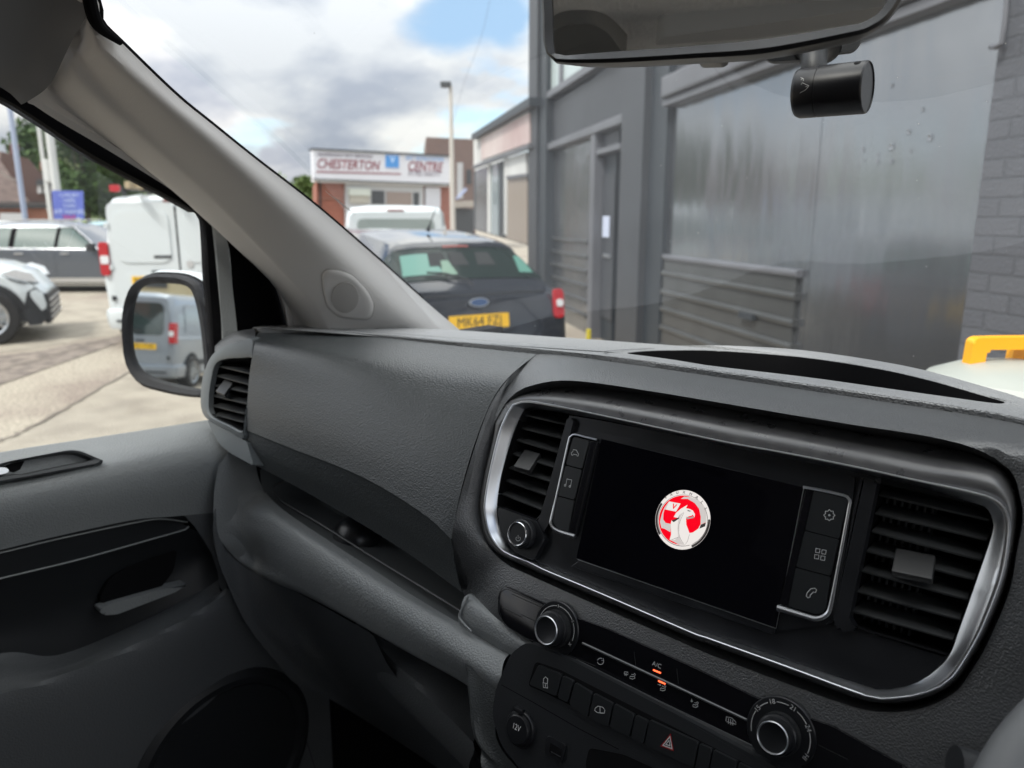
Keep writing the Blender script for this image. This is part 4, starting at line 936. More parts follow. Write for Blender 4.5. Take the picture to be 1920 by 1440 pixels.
if all(q is not None for r_ in rows_s for q in r_):
    bm = bmesh.new(); grid(bm, rows_s, True); spk = bmobj('speaker_cover', bm, pillarm, pil, auto=False)
    gp = circ(647, 556, 25, 32, ry_=28)
    bm = bmesh.new(); grid(bm, [[on(bvp, *p, .001) for p in gp], [on(bvp, *p, .0028) for p in gp], [on(bvp, *lerp2(p, (647, 556), .5), .003) for p in gp], [on(bvp, 647, 556, .003)]*32], True)
    bmobj('speaker_disc', bm, mat('speaker_cloth', (.42, .41, .40), .8), pil)
    tube('cover_groove', [on(bvp, *p, .0006) for p in po+po[:1]], .0010, mat('groove_shade_plastic', (.30, .29, .28), .7), pil, 6)
DUSTL = True
# thin black rubber line along the windscreen side of the pillar
tube('windscreen_seal', cr([p+(p-CAM).normalized()*.006 for p in rows[0]][:10], 80), .0030, rubber, van, 8)
tube('windscreen_seal', cr(xrow([(160, -40, -.775), (168, 0, -.78), (176, 32, -.785), (190, 54, -.79), (226, 80, -.80)]), 30), [.0062]*14+[.0062-.00022*k for k in range(16)], rubber, van, 10)
# roof corner + headlining
hl0 = xrow([(40, 196, -.925), (52, 190, -.915), (82, 170, -.895), (102, 145, -.875), (133, 80, -.84), (167, 20, -.79), (190, -40, -.77)])
hl1 = xrow([(0, 163, -.93), (20, 120, -.90), (40, 60, -.87), (70, 0, -.84), (110, -60, -.81), (140, -110, -.79)])
hl2 = xrow([(-160, 88, -.91), (-140, 40, -.88), (-110, -20, -.85), (-70, -90, -.82), (-30, -150, -.80), (20, -190, -.78)])
hl3 = xrow([(-420, -40, -.89), (-380, -90, -.86), (-330, -150, -.83), (-280, -220, -.81), (-230, -290, -.79), (-180, -350, -.77)])
patch('roof_corner_trim', [hl0, hl1, hl2, hl3], headm if False else mat('roof_corner_plastic', (.19, .20, .215), .7), van, 30, 30)
# roof lining: gently arched sheet
zr = 1.93
rl = []
for j in range(9):
    y = .34 - j*.42
    z = [1.87, 1.94, 1.97, 1.98, 1.98, 1.98, 1.98, 1.97, 1.96][j]
    rl.append([Vector((x, y, z - .06*((x+.27)/.75)**4)) for x in [(-1.03+i*.095) for i in range(17)]])
patch('roof_lining', rl, headm, van, 60, 60)
# header edge and side rails, bulkhead, seats behind, driver's door, floor: dark cab behind the camera
cabm = mat('cab_trim', (.30, .30, .31), .8)
bm = bmesh.new()
box(bm, (-.27, -1.05, 1.1), (.85, 0, 0), (0, .02, 0), (0, 0, .85)); bmobj('bulkhead', bm, cabm, van)
bm = bmesh.new(); box(bm, (-.27, .1, .42), (.85, 0, 0), (0, 1.2, 0), (0, 0, .02)); bmobj('cab_floor', bm, darkp, van)
bm = bmesh.new(); box(bm, (.55, .0, .86), (.02, 0, 0), (0, 1.0, 0), (0, 0, .43)); box(bm, (.55, -.80, 1.6), (.02, 0, 0), (0, .25, 0), (0, 0, .34)); box(bm, (.50, -.1, 1.86), (.06, 0, 0), (0, .95, 0), (0, 0, .06)); bmobj('driver_side_trim', bm, cabm, van)
bm = bmesh.new(); box(bm, (-1.10, -.68, 1.6), (.02, 0, 0), (0, .37, 0), (0, 0, .40)); box(bm, (-1.06, -.45, .86), (.03, 0, 0), (0, .6, 0), (0, 0, .43)); box(bm, (-1.0, -.55, 1.87), (.05, 0, 0), (0, .55, 0), (0, 0, .06)); bmobj('passenger_side_trim', bm, mat('dark_side_trim', (.03, .03, .033), .85), van)
bm = bmesh.new()
box(bm, (-.78, -.35, .82), (.22, 0, 0), (0, .26, 0), (0, 0, .1), .05); box(bm, (-.78, -.62, 1.2), (.22, 0, 0), (0, .07, .02), (0, 0, .32), .05); box(bm, (-.78, -.66, 1.62), (.12, 0, 0), (0, .05, 0), (0, 0, .09), .04)
bmobj('passenger_seat', bm, mat('seat_cloth', (.03, .03, .033), .9), van)
bm = bmesh.new(); box(bm, (-.27, 1.12, .85), (.86, 0, 0), (0, .02, 0), (0, 0, .45)); box(bm, (-.27, .9, .42), (.86, 0, 0), (0, .3, 0), (0, 0, .02)); box(bm, (-1.13, .72, .85), (.02, 0, 0), (0, .42, 0), (0, 0, .40)); box(bm, (-1.13, -.1, .72), (.02, 0, 0), (0, .6, 0), (0, 0, .33)); box(bm, (-1.14, .72, .95), (.02, 0, 0), (0, .12, 0), (0, 0, .44)); box(bm, (-1.0, .88, .9), (.02, 0, 0), (0, .22, 0), (0, 0, .47)); bmobj('footwell_lining', bm, void, van)
# windscreen
w0 = [Vector((-.905, .84, 1.40)), Vector((-.70, .98, 1.385)), Vector((-.27, 1.08, 1.375)), Vector((.15, .98, 1.385)), Vector((.42, .84, 1.40))]
w2 = [Vector((-.81, .31, 1.80)), Vector((-.62, .35, 1.86)), Vector((-.27, .38, 1.88)), Vector((.08, .35, 1.86)), Vector((.30, .33, 1.82))]
w1 = [a.lerp(b, .5)+Vector((0, .03, .02)) for a, b in zip(w0, w2)]
wsc = patch('windscreen', [w0, w1, w2], screen_glass, van, 30, 20)
_dust_later = wsc
bvw = surf(wsc); dustm = mat('dried_spots', (.45, .45, .44), .8); rd_ = random.Random(3); bm = bmesh.new()
for k_ in range(60):
    u_, v_ = rd_.uniform(560, 1900), rd_.uniform(20, 690); p = on(bvw, u_, v_, .001)
    if p is None: continue
    r_ = rd_.uniform(.0002, .0005); n_ = (CAM-p).normalized(); a_ = n_.orthogonal().normalized(); b__ = n_.cross(a_)
    bm.faces.new([bm.verts.new(p+(a_*math.cos(t_)+b__*math.sin(t_))*r_) for t_ in (0, 1.1, 2.2, 3.3, 4.3, 5.3)])
for k_ in range(9):
    q_ = [on(bvw, 592+k_*6+t_*9, 342+k_*5+t_*6.5+rd_.uniform(-1, 1), .001) for t_ in range(4)]
    if None not in q_: ribbon(bm, q_, rd_.uniform(.0002, .0006), (CAM-q_[0]).normalized())
me = bpy.data.meshes.new('dust'); bm.to_mesh(me); bm.free(); du_ = link_mesh('dust', me, dustm, wsc, False); du_['kind'] = 'stuff'
# black base of the windscreen, scuttle, bonnet
s1 = [p+Vector((0, .01, -.012)) for p in w0]; s2 = [Vector((p.x*1.02, p.y+.12, 1.32)) for p in w0]
patch('scuttle', [[p+Vector((0, -.05, -.02)) for p in s1], s1, s2], rubber, van, 30, 8)
b1 = [Vector((p.x*1.02, p.y+.13, 1.315)) for p in w0]; b2 = [Vector((p.x*1.0, p.y+.45, 1.22)) for p in w0]; b3 = [Vector((-.27+(p.x+.27)*.9, p.y+.66, 1.02)) for p in w0]; b4 = [Vector((-.27+(p.x+.27)*.85, p.y+.75, .6)) for p in w0]
patch('bonnet', [b1, b2, b3, b4], mat('bonnet_paint', (.03, .032, .036), .3, coat=.5), van, 30, 30)

ext = mat('van_outer_paint', (.05, .055, .065), .3, coat=.6)
bm = bmesh.new(); box(bm, (-.27, -1.3, 2.04), (.80, 0, 0), (0, 1.55, 0), (0, 0, .03), .02); box(bm, (-1.19, -2.2, 1.15), (.02, 0, 0), (0, 1.1, 0), (0, 0, .85)); box(bm, (.66, -2.2, 1.15), (.02, 0, 0), (0, 1.1, 0), (0, 0, .85)); box(bm, (-.27, 1.52, .62), (.80, 0, 0), (0, .03, 0), (0, 0, .32), .02); box(bm, (-1.0, 1.30, .7), (.1, 0, 0), (0, .2, 0), (0, 0, .4), .04); box(bm, (.46, 1.30, .7), (.1, 0, 0), (0, .2, 0), (0, 0, .4), .04)
bmobj('outer_shell', bm, ext, van)
# ================================================================== REAR VIEW MIRROR
RVn = Vector((.30, -.95, .085)).normalized()
RVo = rt(1350, 40, .00036*1400)
RVt = .50
RP = Plane(CAM+ray(1350, 20)*.50, RVn)
rv = thing('rear_view_mirror', (-.27, .46, 1.78), 'dark framed rear view mirror above the dashboard reflecting ribbed roof cloth', 'mirror')
ro_ = [[(1019, 30), (1017, -40), (1030, -95), (1060, -110), (1200, -118), (1400, -140)], [(1600, -165), (1680, -150), (1715, -110), (1714, -60)], [(1700, -20), (1684, 12), (1660, 42), (1628, 61), (1607, 68)], [(1440, 101), (1300, 111), (1136, 119.5), (1043, 117), (1028, 104), (1020, 78)]]
ri__ = [[(1036, 30), (1034, -40), (1044, -80), (1066, -94), (1200, -102), (1400, -124)], [(1592, -148), (1668, -134), (1697, -100), (1696, -60)], [(1680, -24), (1664, 2), (1645, 26), (1618, 42), (1600, 46)], [(1440, 72), (1300, 86), (1136, 98), (1062, 104), (1046, 103), (1038, 92)]]
Ro = ccr([[RP.pt(u, v) for u, v in s] for s in ro_], 20); Ri = ccr([[RP.pt(u, v) for u, v in s] for s in ri__], 20)
rc_ = sum(Ro, Vector())/len(Ro)
loftloops('mirror_frame', [[rc_+(p-rc_)*.6-RVn*.032 for p in Ro], [rc_+(p-rc_)*.93-RVn*.022 for p in Ro], [p-RVn*.004 for p in Ro], [p+RVn*.002 for p in Ro], [a.lerp(b, .3)+RVn*.004 for a, b in zip(Ro, Ri)], Ri, [p-RVn*.003 for p in Ri]], smoothb, rv, cap='first')
bm = bmesh.new(); bm.faces.new([bm.verts.new(rc_+(p-rc_)*1.01-RVn*.0015) for p in Ri]); bmobj('mirror_glass', bm, tinted, rv, False)
def rroof(px, z):
    o_ = []
    for u, v in px:
        p = RP.pt(u, v, -.0015); d = (p-CAM).normalized(); d = d-RVn*2*d.dot(RVn); o_.append(p+d*((z-p.z)/d.z))
    return o_
bm = bmesh.new(); add_prism(bm, rroof(rnd([(1226, 86), (1240, 70), (1420, 46), (1560, 26), (1690, 8), (1710, 20), (1600, 46), (1420, 72)], [8, 14, 4, 4, 4, 4, 4, 4]), 1.90), UP*.05, .002); bmobj('overhead_panel', bm, mat('overhead_plastic', (.42, .43, .44), .6), van)
bm = bmesh.new(); add_prism(bm, rroof(rnd([(1030, 110), (1030, 62), (1060, 46), (1110, 44), (1140, 60), (1175, 110)], [4, 20, 20, 30, 20, 4]), 1.91), UP*.04, .004); bmobj('roof_pocket', bm, mat('pocket_plastic', (.16, .165, .17), .6), van)
tube('mirror_stalk', [rc_-RVn*.03, rc_-RVn*.06+UP*.01, Vector((-.27, .50, 1.80)), Vector((-.27, .52, 1.86))], .012, darkp, rv, 14)
# small lever and clips below the frame
BPm = Plane(rc_-RVn*.028, RVn)
plate('dip_lever', BPm, rnd([(1318, 98), (1306, 112), (1312, 119), (1352, 118), (1362, 112), (1358, 90)], 4), -.012, 0, smoothb, rv, .002)
plate('mirror_clip', BPm, rnd([(1284, 100), (1288, 112), (1296, 110), (1300, 98)], 2), -.01, 0, smoothb, rv, .001)
# --- dash camera hanging behind the mirror
dc = thing('dash_camera', rt(1566, 165, .56)+Vector((0, 0, .02)), 'black cylindrical dash camera hanging on a short stem below the rear view mirror', 'dash camera')
a0 = rt(1500, 175, .585); a1 = rt(1626, 163.5, .555)
axv = (a1-a0); rad = 46.5/1400*.565; Lc = axv.length
cam_b = lathe('camera_body', a0, axv, [(rad*.93, -.0015), (rad*.97, 0), (rad, .0012), (rad, Lc*.30), (rad*.975, Lc*.305), (rad*.975, Lc*.32), (rad, Lc*.325), (rad, Lc*.975), (rad*.985, Lc), (rad*.95, Lc+.0006), (rad*.94, Lc-.0004), (0, Lc-.0004)], mat('camera_black', (.009, .009, .011), .38), dc, 64)
stp = [rt(1527, 150, .578), rt(1526, 128, .578), rt(1526, 112, .580), rt(1528, 98, .583), rt(1530, 88, .585)]
tube('camera_stem', cr(stp, 16), [.0088+.0001*i for i in range(10)]+[.0098, .0108, .0122, .014, .0165, .019], darkp, dc, 24)
stn = (CAM-rt(1527, 100, .58)).normalized()
SP = Plane(rt(1527, 100, .589), (RVn*.9+Vector((0, 0, -.1))).normalized())
plate('mounting_pad', SP, rnd([(1430, 88), (1600, 50), (1619, 60), (1612, 82), (1600, 95), (1548, 101), (1505, 112), (1445, 116), (1432, 108)], [6, 6, 4, 6, 10, 6, 8, 8, 8]), -.012, 0, darkp, dc, .003)
side = axv.normalized(); tocam = (CAM-(a0+a1)/2).normalized(); upv = side.cross(tocam).normalized()
if upv.z < 0: upv = -upv
p = a0+side*Lc*.84+ (upv*.93+tocam*.37).normalized()*rad
lathe('lens_hole', p, (upv*.93+tocam*.37), [(.0026, -.001), (.0026, .0003), (0, .0003)], void, cam_b, 20)
for fr_, an in ((.42, -.55), (.78, -.6), (.27, -.5)):
    dd = (tocam*math.cos(an)+upv*math.sin(an)).normalized(); lathe('screw_hole', a0+side*Lc*fr_+dd*rad, dd, [(.0016, -.001), (.0016, .0002), (0, .0002)], void, cam_b, 14)
mk = []
for pts in ([(1501, 145), (1507, 148), (1506, 152)], [(1502, 159), (1504, 155), (1517, 161), (1510, 163)], [(1516, 162), (1510, 169), (1500, 174)], [(1505, 146), (1502, 150)]):
    q = []
    for (u, v) in pts:
        r = ray(u, v); lo_, hi_ = .4, .6
        best_ = None
        for s_ in range(400):
            t = .50+s_*.0003; P = CAM+r*t; rel = P-a0; perp = rel-side*rel.dot(side)
            if perp.length <= rad+.0003: best_ = P; break
        if best_: q.append(best_)
    mk.append(q)
bm = bmesh.new()
for q in mk:
    if len(q) > 1: ribbon(bm, q, .0003, tocam)
me = bpy.data.meshes.new('maker_mark'); bm.to_mesh(me); bm.free(); link_mesh('maker_mark', me, iconm, cam_b, False)

# ================================================================== STEERING WHEEL (edge of it in the corner)
p1 = rt(1868, 1440, .375); 
sw_ = thing('steering_wheel', (.17, .42, 1.10), 'dark grey leather steering wheel rim in the lower right corner', 'steering wheel')
wa = rt(1874, 1468, .40); wb = rt(1908, 1412, .405); wc = rt(1945, 1362, .415)
# circle of radius .19 through wb with tangent wa->wc
tg = (wc-wa).normalized(); wn = Vector((0, -math.cos(math.radians(35)), math.sin(math.radians(35))));
inw = tg.cross(wn).normalized()
if inw.x < 0: inw = -inw
wcen = wb+inw*.19; wx = -inw; wy = tg
bm = bmesh.new(); loops = []
for i in range(96):
    t = 2*math.pi*i/96; c = wcen+(wx*math.cos(t)+wy*math.sin(t))*.19; rd = (wx*math.cos(t)+wy*math.sin(t)); ax_ = wx.cross(wy).normalized()
    loops.append([c+(rd*math.cos(2*math.pi*k/16)+ax_*math.sin(2*math.pi*k/16)*.9)*.0135 for k in range(16)])
grid(bm, loops+[loops[0]], True); bmobj('wheel_rim', bm, mat('wheel_leather', (.13, .135, .14), .5), sw_)
hub = wcen-ax_*.03*(1 if ax_.y < 0 else -1)
bm = bmesh.new(); box(bm, hub, wx*.055, wy*.06, ax_*.02, .015)
for s_ in (-1, 1): box(bm, hub+wx*s_*.11, wx*.07, wy*.018, ax_*.01, .006)
bmobj('wheel_hub', bm, darkp, sw_)
stk = rt(1790, 1436, .45)
tube('column_stalk', [stk, stk+Vector((.05, .03, -.01)), hub+Vector((0, .08, 0))], [.012, .009, .009], darkp, sw_, 14)

# ================================================================== TUB WITH YELLOW HANDLE on the bonnet
tp = rt(1900, 733, 1.30)
tub = thing('carry_tub', (tp.x, tp.y, tp.z-.15), 'translucent white domed tub with a bright yellow carry handle standing beyond the windscreen', 'tub')
lathe('tub_body', tp-UP*.14, UP, [(.12, 0), (.13, .01), (.15, .10), (.155, .13), (.150, .145), (.135, .163), (.09, .182), (.045, .19), (0, .192)], mat('milky_plastic', (.34, .36, .33), .4), tub, 56)
lathe('tub_rim', tp-UP*.14, UP, [(.150, .118), (.16, .124), (.162, .132), (.152, .138)], mat('rim_plastic', (.5, .53, .53), .3), tub, 56)
HP = Plane(rt(1880, 680, 1.30), (-RH*.05-FH).normalized())
yel = mat('yellow_plastic', (.95, .42, .0), .35)
hh = [HP.pt(u, v, 0) for u, v in rnd([(1817, 690), (1826, 640), (1836, 634), (1880, 633), (1990, 632), (2003, 640), (2010, 690), (1990, 690), (1984, 680), (1984, 655), (1852, 656), (1847, 683), (1832, 686), (1825, 694)], [3, 10, 6, 3, 10, 6, 3, 3, 3, 6, 6, 4, 4, 3])]
bm = bmesh.new(); add_prism(bm, hh, HP.n*-.025, .004); bmobj('tub_handle', bm, yel, tub)
bm = bmesh.new(); add_prism(bm, [HP.pt(u, v, -.03) for u, v in rnd([(1902, 654), (1896, 680), (1925, 682), (1930, 654)], 3)], HP.n*-.02, .003); bmobj('handle_strut', bm, yel, tub)

# ================================================================== EXTERIOR: ground
gm = mat('forecourt_concrete', (.42, .37, .30), .9)
n, l, b = nodes(gm); t = n.new('ShaderNodeTexCoord')
q = n.new('ShaderNodeTexNoise'); q.inputs['Scale'].default_value = .55; q.inputs['Detail'].default_value = 8; q.inputs['Roughness'].default_value = .6
q2 = n.new('ShaderNodeTexNoise'); q2.inputs['Scale'].default_value = 34; q2.inputs['Detail'].default_value = 5
r = n.new('ShaderNodeValToRGB'); r.color_ramp.elements[0].position = .38; r.color_ramp.elements[0].color = (.25, .205, .17, 1); r.color_ramp.elements[1].position = .56; r.color_ramp.elements[1].color = (.37, .33, .265, 1)
r2 = n.new('ShaderNodeValToRGB'); r2.color_ramp.elements[0].position = .34; r2.color_ramp.elements[0].color = (.55, .55, .55, 1); r2.color_ramp.elements[1].position = .62; r2.color_ramp.elements[1].color = (1.1, 1.1, 1.1, 1)
mm = n.new('ShaderNodeMixRGB'); mm.blend_type = 'MULTIPLY'; mm.inputs[0].default_value = 1
l.new(t.outputs['Object'], q.inputs['Vector']); l.new(t.outputs['Object'], q2.inputs['Vector']); l.new(q.outputs[0], r.inputs[0]); l.new(q2.outputs[0], r2.inputs[0])
l.new(r.outputs[0], mm.inputs[1]); l.new(r2.outputs[0], mm.inputs[2]); l.new(mm.outputs[0], b.inputs['Base Color'])
bm = bmesh.new(); bmesh.ops.create_grid(bm, x_segments=60, y_segments=60, size=700)
structure(bmobj('ground', bm, gm))
# paler concrete bay and joints, patches of older tarmac
def gpx(u, v, z=0): return rz(u, v, z)
def gsheet(name, px, z, m):
    bm = bmesh.new(); bm.faces.new([bm.verts.new(gpx(u, v, z)) for u, v in px]); return structure(bmobj(name, bm, m, None, False))
pale = mat('pale_concrete', (.40, .365, .30), .9); add_var(pale, (.26, .23, .188), (.36, .325, .265), 2.2, 14, p0=.34, p1=.60); add_bump(pale, 60, .02, 'noise')
gsheet('concrete_apron', [(-900, 1400), (-400, 1000), (90, 790), (160, 745), (245, 690), (380, 640), (700, 760), (500, 1500)], .004, pale)
gsheet('concrete_strip', [(-400, 690), (60, 655), (235, 622), (330, 612), (340, 560), (60, 566), (-400, 560)], .004, pale)
tar = mat('worn_tarmac', (.25, .22, .2), .95); add_var(tar, (.15, .125, .11), (.30, .255, .215), 6, 14, p0=.36, p1=.62); add_bump(tar, 90, .02, 'noise')
gsheet('tarmac_lane', [(-400, 860), (60, 700), (230, 640), (240, 626), (60, 660), (-400, 715)], .008, tar)
# joint lines
jm = mat('joint_dirt', (.17, .145, .12), .95)
for i, (a_, b_) in enumerate((((-60, 712), (232, 627)), ((60, 800), (245, 694)), ((-100, 868), (60, 800)))):
    P, Q = gpx(*a_, .012), gpx(*b_, .012); bm = bmesh.new()
    pts = [P.lerp(Q, k/16)+Vector((random.uniform(-.03, .03), random.uniform(-.03, .03), 0)) for k in range(17)]
    ribbon(bm, pts, .035, UP); structure(bmobj('ground_joint', bm, jm, None, False))

# ================================================================== VEHICLE BUILDER (local: x forward, y left, z up)
def sect(st_, x):
    i = 0
    while i < len(st_)-2 and st_[i+1][0] < x: i += 1
    a, b = st_[i], st_[i+1]; t = 0 if b[0] == a[0] else min(1, max(0, (x-a[0])/(b[0]-a[0])))
    return [a[k]+(b[k]-a[k])*t for k in range(7)]
def ring(s):
    x, zt, wt, wb, zb, ws, zs = s
    zb2 = min(zb, zt-.02)
    half = [(0, zs), (ws*.9, zs), (ws, zs+.05), (wb*.985, zs+(zb2-zs)*.35), (wb, zs+(zb2-zs)*.68), (wb*.985, zb2-.02), (wb*.965, zb2+.0), (wb*.965+(wt-wb*.965)*.5, zb2+(zt-zb2)*.5), (wt, zb2+(zt-zb2)*.86), (wt*.93, zt-(zt-zb2)*.035-.005), (wt*.6, zt), (0, zt+.006)]
    return half
def side_y(st_, x, z):
    h = ring(sect(st_, x))
    for (y0, z0), (y1, z1) in zip(h[2:-1], h[3:]):
        if z0 <= z <= z1 and z1 > z0: return y0+(y1-y0)*(z-z0)/(z1-z0)
    return h[5][0]
def body_mesh(root, st_, m):
    xs = []
    for a, b in zip(st_[:-1], st_[1:]):
        k = max(1, int((b[0]-a[0])/.12)); xs += [a[0]+(b[0]-a[0])*i/k for i in range(k)]
    xs.append(st_[-1][0]); loops = []
    for x in xs:
        h = ring(sect(st_, x)); full = [Vector((x, y, z)) for y, z in h]+[Vector((x, -y, z)) for y, z in h[-2:0:-1]]
        loops.append(full)
    bm = bmesh.new(); V = grid(bm, loops, True)
    for end, sx in ((V[0], -1), (V[-1], 1)):
        # gently domed cap
        c = sum((v.co for v in end), Vector())/len(end); in1 = [bm.verts.new(c+(v.co-c)*.9+Vector((sx*.012, 0, 0))) for v in end]; n_ = len(end)
        for i in range(n_): bm.faces.new((end[i], end[(i+1) % n_], in1[(i+1) % n_], in1[i]))
        bm.faces.new(in1)
    o = bmobj('body', bm, m, root); return o
def side_patch(name, root, st_, lo_, up_, off, m, sides=(1, -1)):
    out_ = []
    for s in sides:
        a = cr([(x, 0, z) for x, z in lo_], 16); b = cr([(x, 0, z) for x, z in up_], 16)
        rows_ = []
        for k in range(5):
            r_ = []
            for p, q_ in zip(a, b):
                c = p.lerp(q_, k/4); r_.append(Vector((c.x, s*(side_y(st_, c.x, c.z)+off), c.z)))
            rows_.append(r_)
        bm = bmesh.new(); grid(bm, rows_)
        # returning edge so the pane has thickness
        o = bmobj(name, bm, m, root); out_.append(o)
    return out_
def top_patch(name, root, st_, x0, x1, yf0, yf1, off, m, yo=0, rows_=8):
    R_ = []
    for k in range(rows_+1):
        x = x0+(x1-x0)*k/rows_; h = ring(sect(st_, x)); zt = h[-1][1]; r_ = []
        f = yf0+(yf1-yf0)*k/rows_; wt = h[8][0]
        h2 = ring(sect(st_, x+.01)); sl_ = (h2[-1][1]-zt)/.01; nrm = Vector((-sl_, 0, 1)).normalized()
        for j in range(17):
            y = (-1+2*j/16)*wt*f+yo; ay = abs(y)
            if ay <= wt*.6: z = h[10][1]+(h[11][1]-h[10][1])*(1-ay/(wt*.6))
            else: z = h[10][1]+(h[9][1]-h[10][1])*min(1, (ay-wt*.6)/(wt*.33)) + (0 if ay < wt*.93 else (h[8][1]-h[9][1])*(ay-wt*.93)/(wt*.07))
            r_.append(Vector((x, y, z))+nrm*off)
        R_.append(r_)
    bm = bmesh.new(); grid(bm, R_); return bmobj(name, bm, m, root)
def wheel(root, x, y, r, s, wd=.21, spokes=9, rm=None):
    o = Vector((x, y, r)); ax_ = Vector((0, s, 0))
    t_ = lathe('wheel', o-ax_*wd*.5, ax_, [(r*.66, 0), (r*.96, .0), (r, .03), (r, wd-.03), (r*.95, wd), (r*.70, wd+.004), (r*.66, wd-.01), (r*.66, wd*.5), (0, wd*.5)], tyre, root, 36)
    bm = bmesh.new()
    for k in range(spokes):
        a_ = 2*math.pi*k/spokes; d = Vector((math.cos(a_), 0, math.sin(a_))); tt = Vector((-math.sin(a_), 0, math.cos(a_)))
        box(bm, o+ax_*(wd*.5-.02)+d*r*.36, d*r*.30, tt*r*.045, ax_*.012, .004)
    lp = []
    for rr_, hh_ in ((r*.60, wd*.5-.05), (r*.60, wd*.5-.005), (r*.67, wd*.5+.005), (r*.68, wd*.5-.02)):
        lp.append([o+ax_*hh_+Vector((math.cos(2*math.pi*i/36), 0, math.sin(2*math.pi*i/36)))*rr_ for i in range(36)])
    grid(bm, lp, True)
    box(bm, o+ax_*(wd*.5-.01), Vector((r*.11, 0, 0)), ax_*.02, Vector((0, 0, r*.11)), .01)
    bmobj('rim', bm, rm or rimm, t_)
def arch(root, st_, x, r, m=trimblk, wide=.09, z0=.30):
    for s in (1, -1):
        bm = bmesh.new(); R0, R1 = [], []
        for i in range(25):
            a_ = math.pi*(-.08+1.16*i/24); xx = x+math.cos(a_)*(r+wide); zz = max(.18, r+math.sin(a_)*(r+wide)); xi = x+math.cos(a_)*r*1.02; zi = max(.18, r+math.sin(a_)*r*1.02)
            R1.append(Vector((xx, s*(side_y(st_, xx, max(zz, z0))+.012), zz))); R0.append(Vector((xi, s*(side_y(st_, xi, max(zi, z0))+.014), zi)))
        grid(bm, [R1, R0]); 
        c = Vector((x, s*(side_y(st_, x, .5)+.006), r)); vs_ = [bm.verts.new(p-Vector((0, s*.004, 0))) for p in R0]; bm.faces.new(vs_)
        bmobj('wheel_arch', bm, m, root)
def rplate(name, root, x, y, z, w_, h_, m, th=.012, rad=.03, lean=0, bev=.003):   # flat panel on the rear face, facing -x
    pl = Plane((x, y, z), (-1, 0, math.tan(math.radians(lean))), (0, -1, 0))
    pts = []
    for sx, sy in ((-1, 1), (1, 1), (1, -1), (-1, -1)): pts.append((sx*w_/2, sy*h_/2))
    rp = rnd(pts, rad, 4)
    bm = bmesh.new(); add_prism(bm, [pl.at(a_, b_, th) for a_, b_ in rp], pl.n*-th, bev if bev < th*.5 else 0); return bmobj(name, bm, m, root)
def numplate(root, x, y, z, s_, lean=0, txt_=None):
    p = rplate('number_plate', root, x, y, z, .52, .111, platey, .006, .01, lean, .001)
    pl = Plane((x, y, z), (-1, 0, math.tan(math.radians(lean))), (0, -1, 0))
    if txt_: text('plate_lettering', txt_, pl.at(0, 0, .008), pl.x, pl.y, .105, platet, p, cw=.92, bold=.0)
    return p
def local_thing(name, label, cat, group=None):
    e = thing(name, (0, 0, 0), label, cat, group); return e
def place(e, pos, head): e.location = (pos.x, pos.y, 0); e.rotation_euler = (0, 0, head)
def copy_tree(o, parent=None):
    c = o.copy(); COL.objects.link(c)
    if parent is not None: c.parent = parent
    for ch in list(o.children): copy_tree(ch, c)
    return c
CH = math.pi/2 + A                  # heading that points the way the camera looks

